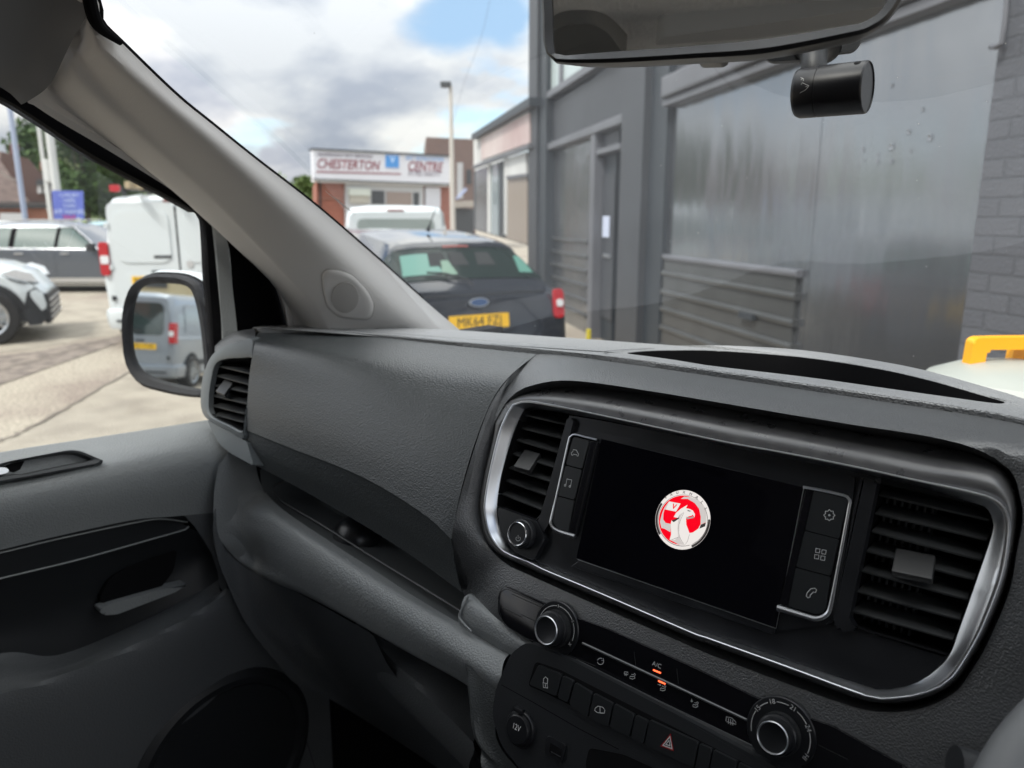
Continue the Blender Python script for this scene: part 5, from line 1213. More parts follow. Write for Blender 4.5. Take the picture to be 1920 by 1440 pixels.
# --- small panel van (rear view detail)
def small_van(label, paintm, cat='van', glazed=False, rack=False, plate_txt=None, name='panel_van', hub=None):
    e = local_thing(name, label, cat)
    st_ = [(-2.20, 1.72, .70, .86, 1.02, .82, .40), (-2.17, 1.79, .76, .90, 1.02, .87, .34), (-2.10, 1.84, .79, .918, 1.02, .90, .27), (-1.9, 1.87, .80, .92, 1.02, .91, .24), (-.5, 1.89, .80, .92, 1.02, .91, .24), (.35, 1.86, .78, .92, 1.02, .91, .24),
           (.62, 1.78, .70, .92, 1.03, .91, .24), (1.05, 1.42, .70, .915, 1.04, .90, .24), (1.38, 1.13, .74, .90, 1.02, .89, .24), (1.9, 1.02, .66, .86, .92, .85, .25), (2.12, .88, .58, .80, .78, .78, .28), (2.2, .66, .50, .72, .56, .70, .32)]
    body_mesh(e, st_, paintm)
    # rear doors: two raised leaves, pressed panels, split line
    for s, wdt in ((1, .80), (-1, .80)):
        d = rplate('rear_door', e, -2.205, s*.40, 1.12, .775, 1.30, paintm, .014, .10, 0, .005)
        rplate('door_pressing', d, -2.222, s*.395, 1.36, .62, .62, carglass if glazed else paintm, .010, .12, 0, .004)
    rplate('door_gap', e, -2.208, 0, 1.1, .022, 1.28, rubber, .006, .0, 0, 0)
    rplate('door_handle', e, -2.222, .19, 1.12, .20, .035, trimblk, .015, .01)
    rplate('badge', e, -2.222, -.12, 1.03, .09, .09, chrome, .006, .045)
    rplate('brake_light', e, -2.16, .0, 1.79, .28, .03, mat('brake_lens', (.25, .06, .05), .3) if 'brake_lens' not in MATS else MATS['brake_lens'], .03, .01)
    rplate('plate_recess', e, -2.221, .31, .83, .62, .18, paintm, .008, .04); rplate('plate_lamp', e, -2.225, .25, .94, .16, .03, trimblk, .02, .005)
    numplate(e, -2.232, .31, .83, 1, 0, plate_txt)
    for s in (1, -1):
        tl_ = rplate('tail_lamp', e, -2.19, s*.862, 1.10, .105, .40, lampred, .05, .035, 0, .01)
        rplate('lamp_lens', tl_, -2.242, s*.855, 1.09, .095, .10, lampclear, .004, .02)
        boxobj('lamp_side', (-2.14, s*.905, 1.10), (.06, 0, 0), (0, .016, 0), (0, 0, .20), lampred, tl_, .012)
    bm = bmesh.new(); 
    pts0 = [Vector((x_, y_, 0)) for x_, y_ in ((-1.75, -.925), (-2.05, -.92), (-2.20, -.86), (-2.26, -.6), (-2.27, 0), (-2.26, .6), (-2.20, .86), (-2.05, .92), (-1.75, .925))]
    c_ = cr(pts0, 40); prof = [(.0, .24), (.02, .30), (.03, .42), (.02, .47), (-.01, .49), (-.08, .495)]
    grid(bm, [[Vector((p.x*(1+o_*.45), p.y*(1+o_), z_)) for p in c_] for o_, z_ in prof]); bmobj('rear_bumper', bm, paintm if not hub else paintm, e)
    bm = bmesh.new(); grid(bm, [[Vector((p.x*1.018, p.y*1.0, z_)) for p in c_[8:-8]] for z_ in (.36, .33)]); bmobj('bumper_groove', bm, trimblk, e)
    # sides
    side_patch('side_window', e, st_, [(.42, 1.10), (1.15, 1.12)], [(.42, 1.62), (.85, 1.55)], .006, carglass)
    if glazed or True: side_patch('side_pressing', e, st_, [(-1.65, 1.12), (-.30, 1.12)], [(-1.60, 1.66), (-.30, 1.68)], .010, paintm)
    side_patch('cab_door', e, st_, [(-.18, .40), (1.0, .40)], [(-.18, 1.04), (1.0, 1.05)], .007, paintm)
    side_patch('side_moulding', e, st_, [(-1.1, .45), (.95, .45)], [(-1.1, .56), (.95, .56)], .016, trimblk)
    top_patch('windscreen', e, st_, .70, 1.30, .93, .95, .008, carglass)
    for s in (1, -1):
        bm = bmesh.new(); box(bm, (.98, s*1.02, 1.18), (.05, 0, 0), (0, .10, 0), (0, 0, .11), .03); bmobj('door_mirror', bm, trimblk, e)
        boxobj('headlamp', (2.0, s*.72, .80), (.16, 0, 0), (0, .10, 0), (0, 0, .09), lampclear, e, .04)
        boxobj('side_handle', (.02, s*.935, .95), (.08, 0, 0), (0, .01, 0), (0, 0, .015), paintm, e, .006)
    for z_ in (.62, 1.0, 1.5):
        for s in (1, -1): rplate('hinge', e, -2.215, s*.80, z_, .05, .06, trimblk if z_ < .7 else paintm, .022, .008)
    rplate('door_gap', e, -2.206, 0, .475, 1.56, .014, rubber, .010, 0, 0, 0)
    for x_ in (-1.42, 1.36):
        arch(e, st_, x_, .34, rubber, .03)
        for s in (1, -1): wheel(e, x_, s*.86, .325, s, rm=hub)
    if rack:
        bm = bmesh.new()
        for x_ in (-1.9, -.9, .1): box(bm, (x_, 0, 1.93), (.02, 0, 0), (0, .66, 0), (0, 0, .015), .004)
        for s in (1, -1):
            box(bm, (-.9, s*.66, 1.94), (1.1, 0, 0), (0, .015, 0), (0, 0, .02), .004)
            for x_ in (-1.9, -.9, .1): box(bm, (x_, s*.66, 1.92), (.02, 0, 0), (0, .02, 0), (0, 0, .05))
        bmobj('roof_rack', bm, trimblk, e)
        bm = bmesh.new()
        for s in (.05, .45): box(bm, (-1.0, s, 1.965), (1.42, 0, 0), (0, .03, 0), (0, 0, .04), .006)
        for k in range(9): box(bm, (-2.25+k*.31, .25, 1.965), (.02, 0, 0), (0, .2, 0), (0, 0, .02))
        lad = bmobj('ladder', bm, mat('ladder_wood', (.42, .34, .22), .7), e)
        rplate('rack_light', e, -2.12, .68, 1.935, .11, .08, lampred, .05, .02)
    return e, st_
v1, st_v = small_van('white panel van with a ladder on its roof rack, rear doors facing the camera', white_p, rack=True, plate_txt='BD68 KWV')
hd = CH+math.radians(9)
rear = ground(330, 9.35); place(v1, rear+Vector((math.cos(hd), math.sin(hd), 0))*2.2, hd)
# plate reading is too blurred in the photo to read: keep a plausible smear
# second white van beyond the dark hatchback
v2, _ = small_van('white van with a glazed tailgate parked beyond the dark hatchback', white_p, glazed=False)
# give this one a wide single tailgate window
for ch_ in list(v2.children):
    if ch_.name.startswith(('rear_door', 'door_gap', 'badge', 'door_handle')):
        for g_ in list(ch_.children): bpy.data.objects.remove(g_)
        bpy.data.objects.remove(ch_)
pane = mat('pale_tailgate_glass', (.25, .29, .28), .08)
rplate('tailgate', v2, -2.205, 0, 1.12, 1.52, 1.28, white_p, .014, .14, 0, .005); rplate('rear_window', v2, -2.222, 0, 1.43, 1.26, .44, pane, .008, .10)
v2.scale = (1, .98, .955); hd = CH+math.radians(8); rear = ground(742, 12.4); place(v2, rear+Vector((math.cos(hd), math.sin(hd), 0))*2.2, hd)
# silver van seen in the wing mirror
v3, _ = small_van('silver van parked behind, seen only in the wing mirror', silver_p, glazed=True, plate_txt='EK71 LDV', hub=rimm)
hd = math.atan2(HDIR.y, HDIR.x)+math.radians(24)
rear = refl(238, 620, 14.6); place(v3, Vector((rear.x, rear.y, 0))+Vector((math.cos(hd), math.sin(hd), 0))*2.2, hd)

# --- dark hatchback, rear three quarter
hb = local_thing('hatchback_car', 'near black hatchback with a yellow rear number plate reading MK64 FZJ', 'car')
st_h = [(-2.12, .60, .55, .66, .50, .62, .34), (-2.10, .74, .62, .76, .58, .73, .28), (-2.05, .96, .66, .84, .80, .82, .22), (-2.0, 1.02, .70, .865, .90, .85, .20), (-1.93, 1.08, .70, .87, .93, .86, .19), (-1.62, 1.375, .56, .87, .94, .86, .19), (-1.45, 1.42, .55, .875, .94, .865, .19), (-.9, 1.478, .56, .875, .93, .87, .19),
        (0, 1.48, .56, .875, .91, .87, .19), (.45, 1.40, .55, .875, .90, .87, .19), (1.0, 1.10, .60, .87, .89, .865, .19), (1.25, .98, .66, .86, .86, .85, .19), (1.85, .85, .60, .82, .74, .80, .2), (2.1, .68, .5, .72, .58, .70, .24)]
body_mesh(hb, st_h, black_p)
hglass = mat('hatch_rear_glass', (.010, .02, .018), .10, spec=.3)
top_patch('rear_window', hb, st_h, -1.90, -1.645, 1.02, 1.05, .008, hglass)
# pale teal light from the far windows, painted as patches on the rear glass
tealg = mat('window_light_green', (.10, .24, .20), .1)
top_patch('window_view', hb, st_h, -1.86, -1.70, .26, .22, .012, tealg, yo=.36); top_patch('window_view', hb, st_h, -1.86, -1.72, .10, .08, .012, tealg, yo=-.56)
seatm = mat('car_seat_back', (.015, .017, .018), .7)
for yo_ in (.02, .20, -.22): top_patch('headrest', hb, st_h, -1.80, -1.70, .13, .10, .014, seatm, yo=yo_)
top_patch('glass_reflection', hb, st_h, -1.87, -1.76, .10, .05, .015, mat('soft_green_reflection', (.16, .26, .20), .3), yo=.14)  # green reflection painted as a patch on the rear glass
top_patch('spoiler', hb, st_h, -1.655, -1.56, .99, .99, .016, black_p)
top_patch('brake_light', hb, st_h, -1.668, -1.655, .2, .2, .03, MATS['brake_lens'])
rplate('tailgate_panel', hb, -2.045, 0, .86, 1.12, .36, black_p, .02, .08, 12, .006)
bd = mat('oval_badge_blue', (.05, .10, .22), .25, .3)
bm = bmesh.new(); pl_ = Plane((-2.085, 0, .945), (-1, 0, .2), (0, -1, 0)); add_prism(bm, [pl_.at(.085*math.cos(t_/12*math.pi), .036*math.sin(t_/12*math.pi), .014) for t_ in range(24)], pl_.n*-.02, .002); bo = bmobj('badge', bm, chrome, hb)
bm = bmesh.new(); add_prism(bm, [pl_.at(.072*math.cos(t_/12*math.pi), .027*math.sin(t_/12*math.pi), .017) for t_ in range(24)], pl_.n*-.004, 0); bmobj('badge_field', bm, bd, bo)
strokes_l = None
numplate(hb, -2.115, .01, .80, 1, 5, 'MK64 FZJ')
for s in (1, -1):
    bm = bmesh.new(); pts = [(-2.06, .76), (-2.03, .98), (-1.86, 1.06), (-1.72, 1.0), (-1.86, .93), (-1.95, .80), (-2.0, .70)]
    vs2 = [Vector((x_, s*(side_y(st_h, x_, z_)+.008), z_)) for x_, z_ in pts]; add_prism(bm, vs2, Vector((0, -s*.05, 0)), .004); tlp = bmobj('tail_lamp', bm, lampred, hb)
    rplate('lamp_rear_face', tlp, -2.055, s*.755, .895, .10, .24, lampred, .015, .04, 8); rplate('lamp_lens', tlp, -2.075, s*.76, .90, .06, .06, lampclear, .008, .02, 8)
    side_patch('side_window', hb, st_h, [(-1.35, .96), (.75, .93)], [(-1.15, 1.30), (.35, 1.33)], .006, carglass, (s,))
    boxobj('door_mirror', (.72, s*.97, 1.0), (.06, 0, 0), (0, .09, 0), (0, 0, .07), black_p, hb, .03)
    boxobj('headlamp', (1.86, s*.66, .70), (.16, 0, 0), (0, .12, 0), (0, 0, .06), lampclear, hb, .03)
    side_patch('front_door', hb, st_h, [(-.35, .30), (.85, .30)], [(-.35, .88), (.85, .87)], .006, black_p, (s,))
tube('rear_wiper', [(-1.985, 0, 1.075), (-1.95, .02, 1.11), (-1.90, .20, 1.165), (-1.885, .34, 1.175)], .008, trimblk, hb, 6); rplate('tailgate_gap', hb, -2.066, 0, .675, 1.10, .010, rubber, .02, 0, 12, 0); rplate('tailgate_crease', hb, -2.07, 0, 1.005, 1.20, .012, trimblk, .012, 0, 12, 0)
rplate('rear_bumper', hb, -2.08, 0, .42, 1.36, .26, trimblk, .05, .08, 0, .02)
top_patch('windscreen', hb, st_h, .5, 1.08, .96, .96, .008, carglass)
tube('aerial', [(-1.15, 0, 1.48), (-1.19, 0, 1.53), (-1.32, 0, 1.66)], [.02, .006, .004], trimblk, hb, 8)
for x_ in (-1.30, 1.33):
    arch(hb, st_h, x_, .33, rubber, .03)
    for s in (1, -1): wheel(hb, x_, s*.80, .315, s)
hd = CH+math.radians(30); rear = ground(900, 5.75); place(hb, rear+Vector((math.cos(hd), math.sin(hd), 0))*2.12, hd)

# --- white crossover, front end, at the left edge
sv = local_thing('crossover_car', 'white crossover with black lower bumper, only its front end showing at the left edge', 'car')
st_s = [(-2.15, .9, .6, .80, .75, .78, .30), (-2.1, 1.1, .64, .86, .95, .84, .24), (-1.9, 1.35, .62, .90, 1.0, .88, .22), (-1.6, 1.60, .62, .91, 1.0, .90, .22), (-.6, 1.66, .62, .91, 1.0, .90, .22), (.3, 1.60, .60, .91, 1.0, .90, .22),
        (.95, 1.18, .66, .91, 1.0, .90, .22), (1.2, 1.08, .74, .90, .98, .89, .22), (1.75, 1.00, .68, .88, .88, .87, .23), (2.05, .88, .58, .82, .78, .80, .25), (2.2, .66, .5, .72, .58, .70, .28)]
body_mesh(sv, st_s, white_p)
for s in (1, -1):
    side_patch('side_window', sv, st_s, [(-1.5, 1.04), (.85, 1.04)], [(-1.3, 1.48), (.25, 1.50)], .006, carglass, (s,))
    bm = bmesh.new(); pts = [(1.76, .90), (1.92, .95), (2.08, .89), (2.14, .78), (2.02, .79), (1.88, .84)]
    add_prism(bm, [Vector((x_, s*(side_y(st_s, x_, z_)+.012), z_)) for x_, z_ in pts], Vector((0, -s*.06, 0)), .005); bmobj('headlamp', bm, lampclear, sv)
    bm = bmesh.new(); add_prism(bm, [Vector((x_, s*(side_y(st_s, x_, z_)+.014), z_)) for x_, z_ in ((1.74, .895), (1.88, .825), (2.02, .775), (2.14, .77), (2.15, .75), (2.0, .76), (1.86, .81))], Vector((0, -s*.05, 0)), .003); bmobj('lamp_bezel', bm, trimblk, sv)
    bm = bmesh.new(); add_prism(bm, [Vector((x_, s*(side_y(st_s, x_, z_)+.02), z_)) for x_, z_ in ((1.97, .50), (2.02, .66), (2.10, .71), (2.18, .62), (2.20, .30), (2.12, .22), (1.99, .22), (1.955, .34))], Vector((0, -s*.10, 0)), .01); bmobj('lower_bumper', bm, trimblk, sv)
bm = bmesh.new(); box(bm, (2.19, 0, .42), (.04, 0, 0), (0, .72, 0), (0, 0, .20), .03); bmobj('lower_bumper', bm, trimblk, sv)
for k_ in range(4): boxobj('grille_bar', (2.235, 0, .30+k_*.075), (.012, 0, 0), (0, .62, 0), (0, 0, .012), chrome, sv, .004)
top_patch('windscreen', sv, st_s, .38, 1.0, .95, .95, .008, carglass)
dkr = mat('dark_alloy', (.10, .105, .12), .35, .6)
for x_ in (-1.35, 1.56):
    arch(sv, st_s, x_, .37, trimblk, .06)
    for s in (1, -1): wheel(sv, x_, s*.84, .355, s, rm=rimm, spokes=10)
hd = A+math.radians(26); wp_ = gpx(-16, 648); place(sv, wp_-Vector((math.cos(hd), math.sin(hd), 0))*1.56+Vector((-math.sin(hd), math.cos(hd), 0))*.9, hd)

# --- grey estate, side on
ge = local_thing('estate_car', 'grey estate car with chrome window line, side on behind the white crossover', 'car')
st_g = [(-2.35, .8, .55, .80, .66, .78, .32), (-2.3, 1.0, .60, .87, .85, .85, .24), (-2.15, 1.25, .58, .90, .95, .88, .2), (-1.9, 1.46, .58, .905, .96, .89, .19), (-1.0, 1.52, .58, .905, .95, .89, .19), (.0, 1.50, .57, .905, .94, .89, .19), (.35, 1.44, .56, .905, .93, .89, .19),
        (1.05, 1.08, .64, .90, .92, .89, .19), (1.3, 1.0, .7, .89, .88, .88, .19), (1.95, .86, .62, .84, .76, .82, .2), (2.25, .68, .5, .74, .58, .72, .24)]
body_mesh(ge, st_g, grey_p)
for s in (1, -1):
    side_patch('window_chrome', ge, st_g, [(-2.0, .960), (.93, .930)], [(-1.84, 1.392), (.295, 1.406)], .005, chrome, (s,))
    side_patch('window_frame', ge, st_g, [(-1.97, .966), (.91, .936)], [(-1.83, 1.388), (.29, 1.402)], .007, rubber, (s,))
    side_patch('side_window', ge, st_g, [(-1.9, .975), (-.98, .97)], [(-1.78, 1.37), (-.98, 1.385)], .009, MATS['window_light_green'] if False else mat('estate_glass', (.07, .105, .10), .35, spec=.2) if 'estate_glass' not in MATS else MATS['estate_glass'], (s,))
    side_patch('side_window', ge, st_g, [(-.86, .97), (-.02, .96)], [(-.86, 1.385), (-.02, 1.385)], .009, MATS['estate_glass'], (s,))
    side_patch('side_window', ge, st_g, [(.06, .96), (.86, .945)], [(.06, 1.385), (.28, 1.375)], .009, MATS['estate_glass'], (s,))
    side_patch('side_door', ge, st_g, [(-.92, .30), (-.01, .30)], [(-.92, .93), (-.01, .925)], .006, grey_p, (s,))
    side_patch('side_door', ge, st_g, [(.03, .30), (1.0, .30)], [(.03, .925), (1.0, .905)], .006, grey_p, (s,))
    side_patch('sill_trim', ge, st_g, [(-1.2, .22), (1.2, .22)], [(-1.2, .32), (1.2, .32)], .014, chrome, (s,))
    for x_ in (-.75, .22): boxobj('door_handle', (x_, s*.915, .84), (.09, 0, 0), (0, .012, 0), (0, 0, .014), chrome, ge, .005)
    boxobj('door_mirror', (.84, s*1.0, .98), (.07, 0, 0), (0, .10, 0), (0, 0, .08), trimblk, ge, .03)
    boxobj('roof_rail', (-.75, s*.56, 1.55), (1.1, 0, 0), (0, .015, 0), (0, 0, .012), chrome, ge, .004)
    boxobj('headlamp', (2.05, s*.66, .68), (.15, 0, 0), (0, .1, 0), (0, 0, .06), lampclear, ge, .03)
for x_ in (-1.45, 1.42):
    arch(ge, st_g, x_, .33, rubber, .03)
    for s in (1, -1): wheel(ge, x_, s*.82, .325, s)
hd = A+math.radians(2); mp_ = ground(168, 16.3); place(ge, mp_-Vector((math.cos(hd), math.sin(hd), 0))*.86+Vector((-math.sin(hd), math.cos(hd), 0))*.95, hd)

# --- far parked cars (simple copies of one plain car)
def far_car(label, m, pos, head, group='cars parked far across the lot'):
    e = local_thing('parked_car', label, 'car', group); body_mesh(e, st_g, m)
    for s in (1, -1): side_patch('side_window', e, st_g, [(-1.9, .975), (.86, .945)], [(-1.7, 1.37), (.28, 1.375)], .009, MATS['estate_glass'], (s,))
    top_patch('windscreen', e, st_g, .42, 1.08, .95, .95, .008, MATS['estate_glass'])
    for x_ in (-1.45, 1.42):
        for s in (1, -1): wheel(e, x_, s*.84, .325, s, spokes=5)
    place(e, pos, head); return e
far_car('pale blue car behind the tail lamp of the white panel van', teal_p, ground(205, 21), CH+math.radians(200))
far_car('white car far off, left of the blue board', white_p, ground(20, 25), A+.05)
far_car('silver car far off below the blue board', silver_p, ground(125, 27), A+.1)

# ================================================================== BUILDINGS
def wall_plane(pa, pb):
    d = (pb-pa).normalized(); nn = Vector((d.y, -d.x, 0))
    if nn.dot(CAM-pa) < 0: nn = -nn
    return Plane(Vector((pa.x, pa.y, 0)), nn, UP.cross(nn))
def wpoly(name, W, px, h, m, par, th=.05, bev=0):
    return plate3(name, W, [W.pt(u, v, h) for u, v in px], -th, m, par, bev)
wg = thing('industrial_unit', (0, 0, 0), 'dark grey painted industrial unit with metal clad bays and brick piers along the right', 'building')
# wall line: passes the door foot, vanishing towards u=680
pa = gpx(1100, 632); dW = (RH*((680-960)/(FPX/math.cos(TH)))+FH).normalized()
WP = wall_plane(pa, pa+dW*10)
wg.location = pa
def greymat(name, c, r_, var=True, metal=0, sc_=1.2, bump=None):
    m = mat(name, c, r_, metal)
    if var: add_var(m, tuple(x*.82 for x in c), tuple(min(1, x*1.15) for x in c), sc_, 8)
    if bump: add_bump(m, *bump)
    return m
render_g = greymat('grey_painted_render', (.045, .049, .057), .5)
pier_d = greymat('dark_grey_pier', (.030, .037, .045), .5)
sheet = greymat('grey_metal_sheet', (.27, .28, .30), .26, metal=.85, sc_=.7, bump=(1.3, .03, 'noise'))
sheet2 = greymat('smooth_metal_door', (.30, .315, .34), .18, metal=.9, sc_=.5, bump=(1.6, .022, 'noise', 1, (1, 1, .3)))
ribm = greymat('ribbed_metal', (.10, .105, .108), .3, metal=.5, sc_=2)
beamm = greymat('pale_grey_beam', (.12, .124, .14), .4)
wpw = [WP.pt(992, -400), WP.pt(992, 640)]
def wq(u0, u1, z0, z1, h=0):           # rectangle on the wall between two columns (pixels at the horizon) and two heights
    a_ = WP.pt(u0, 410, h); b_ = WP.pt(u1, 410, h); return [Vector((a_.x, a_.y, z0)), Vector((b_.x, b_.y, z0)), Vector((b_.x, b_.y, z1)), Vector((a_.x, a_.y, z1))]
def wrect(name, u0, u1, z0, z1, h, th, m, bev=0, par=wg): return plate3(name, WP, wq(u0, u1, z0, z1, h), -th, m, par, bev)
def zat(u, v, h=0): return WP.pt(u, v, h).z
bz = zat(1157, 219); ZB = bz            # beam height
wrect('wall', 1003, 2600, 0, 6.4, -.25, .2, render_g)
Ztop = 6.4
wrect('pier', 992, 1022, 0, Ztop, .05, .3, pier_d); wrect('pier', 990, 1005, 0, Ztop, .10, .3, render_g)
wrect('spandrel', 1024, 1222, zat(1100, 248), zat(1090, 155), -.06, .18, render_g)
wrect('lintel', 1022, 1160, zat(1100, 256), zat(1100, 240), .02, .2, beamm, .02)
wrect('cladding', 1022, 1106, .0, zat(1100, 256), -.10, .1, sheet)
for k, v in enumerate((452, 478, 504, 530, 556, 582)):
    z_ = zat(1060, v); wrect('cladding_rib', 1022, 1100, z_-.02, z_+.03, -.06, .08, ribm, .015)
wrect('door_post', 1104, 1112, 0, zat(1108, 250), .0, .2, beamm, .01)
wrect('side_door', 1114, 1152, 0, zat(1130, 285), -.14, .05, pier_d); wrect('door_panel', 1120, 1150, .3, zat(1130, 325), -.12, .02, render_g, .01)
wrect('door_transom', 1110, 1158, zat(1130, 287), zat(1130, 276), -.02, .12, beamm, .01)
wrect('overlight', 1114, 1156, zat(1130, 274), zat(1130, 246), -.1, .05, render_g)
wrect('door_lock', 1131, 1143, zat(1135, 486), zat(1135, 482)+.02, -.09, .03, chrome, .01)
wrect('wall_sticker', 1130, 1142, zat(1135, 446), zat(1135, 405), -.1, .012, mat('sticker_white', (.55, .6, .75), .4))
wrect('pier', 1160, 1200, 0, Ztop, .03, .35, render_g); wrect('pier', 1200, 1243, 0, Ztop, -.05, .3, pier_d)
zb_ = zat(1261, 193); zt_ = zat(1300, 120)
wrect('beam', 1228, 2300, zb_+.06, zb_+.26, .06, .3, beamm, .03); wrect('beam_lip', 1232, 2300, zb_-.01, zb_+.05, .02, .3, beamm, .01)
wrect('spandrel', 1222, 2300, zb_+.26, Ztop, -.12, .1, render_g)
wrect('smooth_door', 1243, 1526, 0, zb_, -.10, .08, sheet2); wrect('smooth_door', 1527, 1835, 0, zb_, -.075, .08, sheet2)
for k, v in enumerate((478, 507, 541, 572, 606, 640)):
    z_ = zat(1214, v, -.02); wrect('door_rib', 1243, 1500, z_-.03, z_+.022, -.045, .08, beamm if k < 1 else ribm, .018)
wrect('ribbed_panel', 1243, 1502, .0, zat(1214, 478, -.07), -.072, .05, ribm)
wrect('inset_block', 1396, 1422, zat(1410, 603), zat(1410, 592), -.02, .05, pier_d)
bk = brick('grey_painted_brick', (.088, .092, .106), (.076, .08, .094), (.068, .072, .084), .26, .088, .008, .55, .005)
wrect('brick_pier', 1830, 2600, 0, Ztop, .02, .3, bk)
# dents in the tall door: shallow hollows with raised lips
bm = bmesh.new()
for (u, v, s_) in ((1618, 280, .05), (1646, 290, .035), (1671, 275, .075), (1645, 303, .05), (1671, 303, .05), (1703, 247, .055), (1729, 205, .045), (1743, 258, .07), (1620, 300, .03), (1708, 283, .03), (1672, 160, .04)):
    c = WP.pt(u, v, -.073); rr = []
    for k_, (f_, hh_) in enumerate(((.05, -.012), (.4, -.006), (.7, .004), (1.0, -.003))): rr.append([c+(WP.x*math.cos(2*math.pi*i/20)+WP.y*math.sin(2*math.pi*i/20))*s_*.34*f_+WP.n*(hh_*.35+.002) for i in range(20)])
    grid(bm, rr, True)
bmobj('dents', bm, sheet2, wg, True, False)
bm = bmesh.new()
tube('x', [WP.pt(1893, -60, .06), WP.pt(1885, 40, .06), WP.pt(1878, 82, .06), WP.pt(1868, 88, .06), WP.pt(1858, 88, .0)], .012, None, None, 10, bm); bmobj('conduit', bm, beamm, wg)
# high window of the first bay
wrect('high_window', 1024, 1085, zat(1060, 152), 6.2, -.03, .1, mat('milky_window', (.45, .52, .52), .2)); wrect('window_mullion', 1044, 1049, zat(1060, 152), 6.2, .0, .1, beamm); wrect('window_sill', 1022, 1225, zat(1060, 166), zat(1060, 152), .04, .15, beamm, .01)
wrect('yellow_marker', 1104, 1107, 0, .16, .1, .04, mat('yellow_marker', (.6, .5, .02), .5))

# --- neighbouring shop further along the same line
shp = thing('pink_fascia_shop', WP.pt(940, 410), 'low shop with a faded pink fascia and grey gable edge, left of the dark unit', 'shop')
white_r = greymat('faded_white_board', (.55, .55, .54), .6, sc_=.5); pinkm = mat('faded_pink_board', (.52, .40, .38), .6); add_var(pinkm, (.42, .30, .29), (.58, .50, .48), .6, 3)
def wp_(name, px, h, m, par=shp, th=.1): return plate3(name, WP, [WP.pt(u, v, h) for u, v in px], -th, m, par)
wp_('wall', [(888, 430), (990, 460), (990, 290), (888, 322)], -.1, render_g, th=1.5)
wp_('fascia', [(888, 312), (992, 273), (992, 195), (888, 258)], .1, white_r); wp_('fascia_panel', [(902, 300), (992, 268), (992, 212), (902, 258)], .13, pinkm)
wp_('roof_edge', [(884, 252), (992, 182), (992, 198), (884, 262)], .25, pier_d, th=3.5); wp_('fascia_trim', [(886, 316), (992, 276), (992, 270), (886, 311)], .18, beamm)
for i, (u0, u1, m_) in enumerate(((892, 914, sheet), (918, 934, mat('shop_glass', (.25, .30, .32), .1)), (936, 945, pier_d), (948, 988, mat('shop_interior', (.30, .25, .21), .3)))):
    va = 318-(u0-888)*.36; vb = 318-(u1-888)*.36; wp_('shop_front', [(u0, 428+(u0-888)*.3), (u1, 428+(u1-888)*.3), (u1, vb+3), (u0, va+3)], .02+i*.004, m_)
wp_('shop_window_board', [(950, 335), (986, 330), (986, 285), (950, 298)], .06, white_r); wp_('shop_mullion', [(945, 440), (949, 441), (949, 296), (945, 298)], .06, white_r); wp_('shop_mullion', [(914, 436), (918, 437), (918, 308), (914, 309)], .06, white_r)
wp_('window_bar', [(949, 336), (988, 331), (988, 325), (949, 330)], .08, beamm)
text('window_lettering', '247', WP.pt(968, 312, .075), WP.x, WP.y, .35, mat('muted_red_letter', (.3, .14, .16), .6), shp) if False else None

# --- sign-fronted centre
def gcol(u, D, z=0): p = ground(u, D); return Vector((p.x, p.y, z))
B1 = wall_plane(gcol(587, 28.5), gcol(845, 31.6))
ctr = thing('motor_centre', gcol(716, 30), 'single storey red brick centre with a long white sign board lettered in maroon', 'building')
rb = brick('red_brick', (.34, .11, .07), (.28, .09, .06), (.30, .17, .13)); rb2 = brick('orange_brick', (.36, .14, .08), (.30, .11, .07), (.3, .2, .16))
def b1(name, px, h, m, th=.1, par=ctr): return plate3(name, B1, [B1.pt(u, v, h) for u, v in px], -th, m, par, 0, ground(555, 1).normalized()*th if th > 1 else None)
b1('wall', [(593, 470), (846, 455), (846, 343), (593, 338)], 0, rb, 6)
b1('sign_board', [(589, 335), (846, 345), (846, 293), (587, 279.5)], .35, mat('sign_white', (.66, .67, .72), .45), .3)
b1('roof_edge', [(586, 280.5), (846, 294), (846, 290.5), (586, 277.5)], .40, pier_d, .5)
b1('soffit', [(589, 341), (846, 350), (846, 344), (589, 334)], .30, mat('soffit_white', (.6, .6, .6), .6), .3)
b1('sign_frame', [(587, 336.5), (846, 346.5), (846, 344.5), (587, 334.5)], .38, pier_d, .04); b1('down_pipe', [(600, 470), (602.5, 470), (602.5, 338), (600, 338)], .12, MATS['void'] if 'void' in MATS else trimblk, .1); b1('wall_coping', [(593, 372), (647, 374), (647, 372.5), (593, 370.5)], .06, mat('brick_course_pale', (.36, .22, .17), .8), .04)
mar = mat('maroon_letter', (.22, .03, .05), .5); mg = mat('grey_letter', (.25, .22, .27), .5); blu = mat('sign_blue', (.06, .27, .65), .45); lb = mat('light_blue_letter', (.25, .42, .72), .5)
def stext(s_, u, v, hpx, m, cw=1.0, shear=.25, bold=.02):
    D = (B1.pt(u, v)-CAM).dot(FH); return text('sign_lettering', s_, B1.pt(u, v, .36 if s_ != 'V' else .40), B1.x, B1.y, hpx*D/1434/.72*1.0, m, ctr, shear, 'CENTER', 0, cw, bold)
stext('CHESTERTON', 653, 309.5, 17, mar, .80, .3, .02); stext('CENTRE', 796, 313.5, 17, mar, .80, .3, .02)
stext('INDEPENDENT MOT SERVICING', 648, 292, 6.5, mg, .80, .2, .03); stext('MOT TESTING STATION', 797, 298, 7, lb, .72, .2, .03); stext('01782 566777', 795, 326, 9, mg, .9, .3, .02)
b1('maroon_line', [(593.5, 323.5), (752, 327.5), (752, 325), (593.5, 320.5)], .36, mar, .02)
b1('blue_panel', [(723, 314), (748, 315), (748, 291.5), (723, 290.5)], .37, blu, .03)
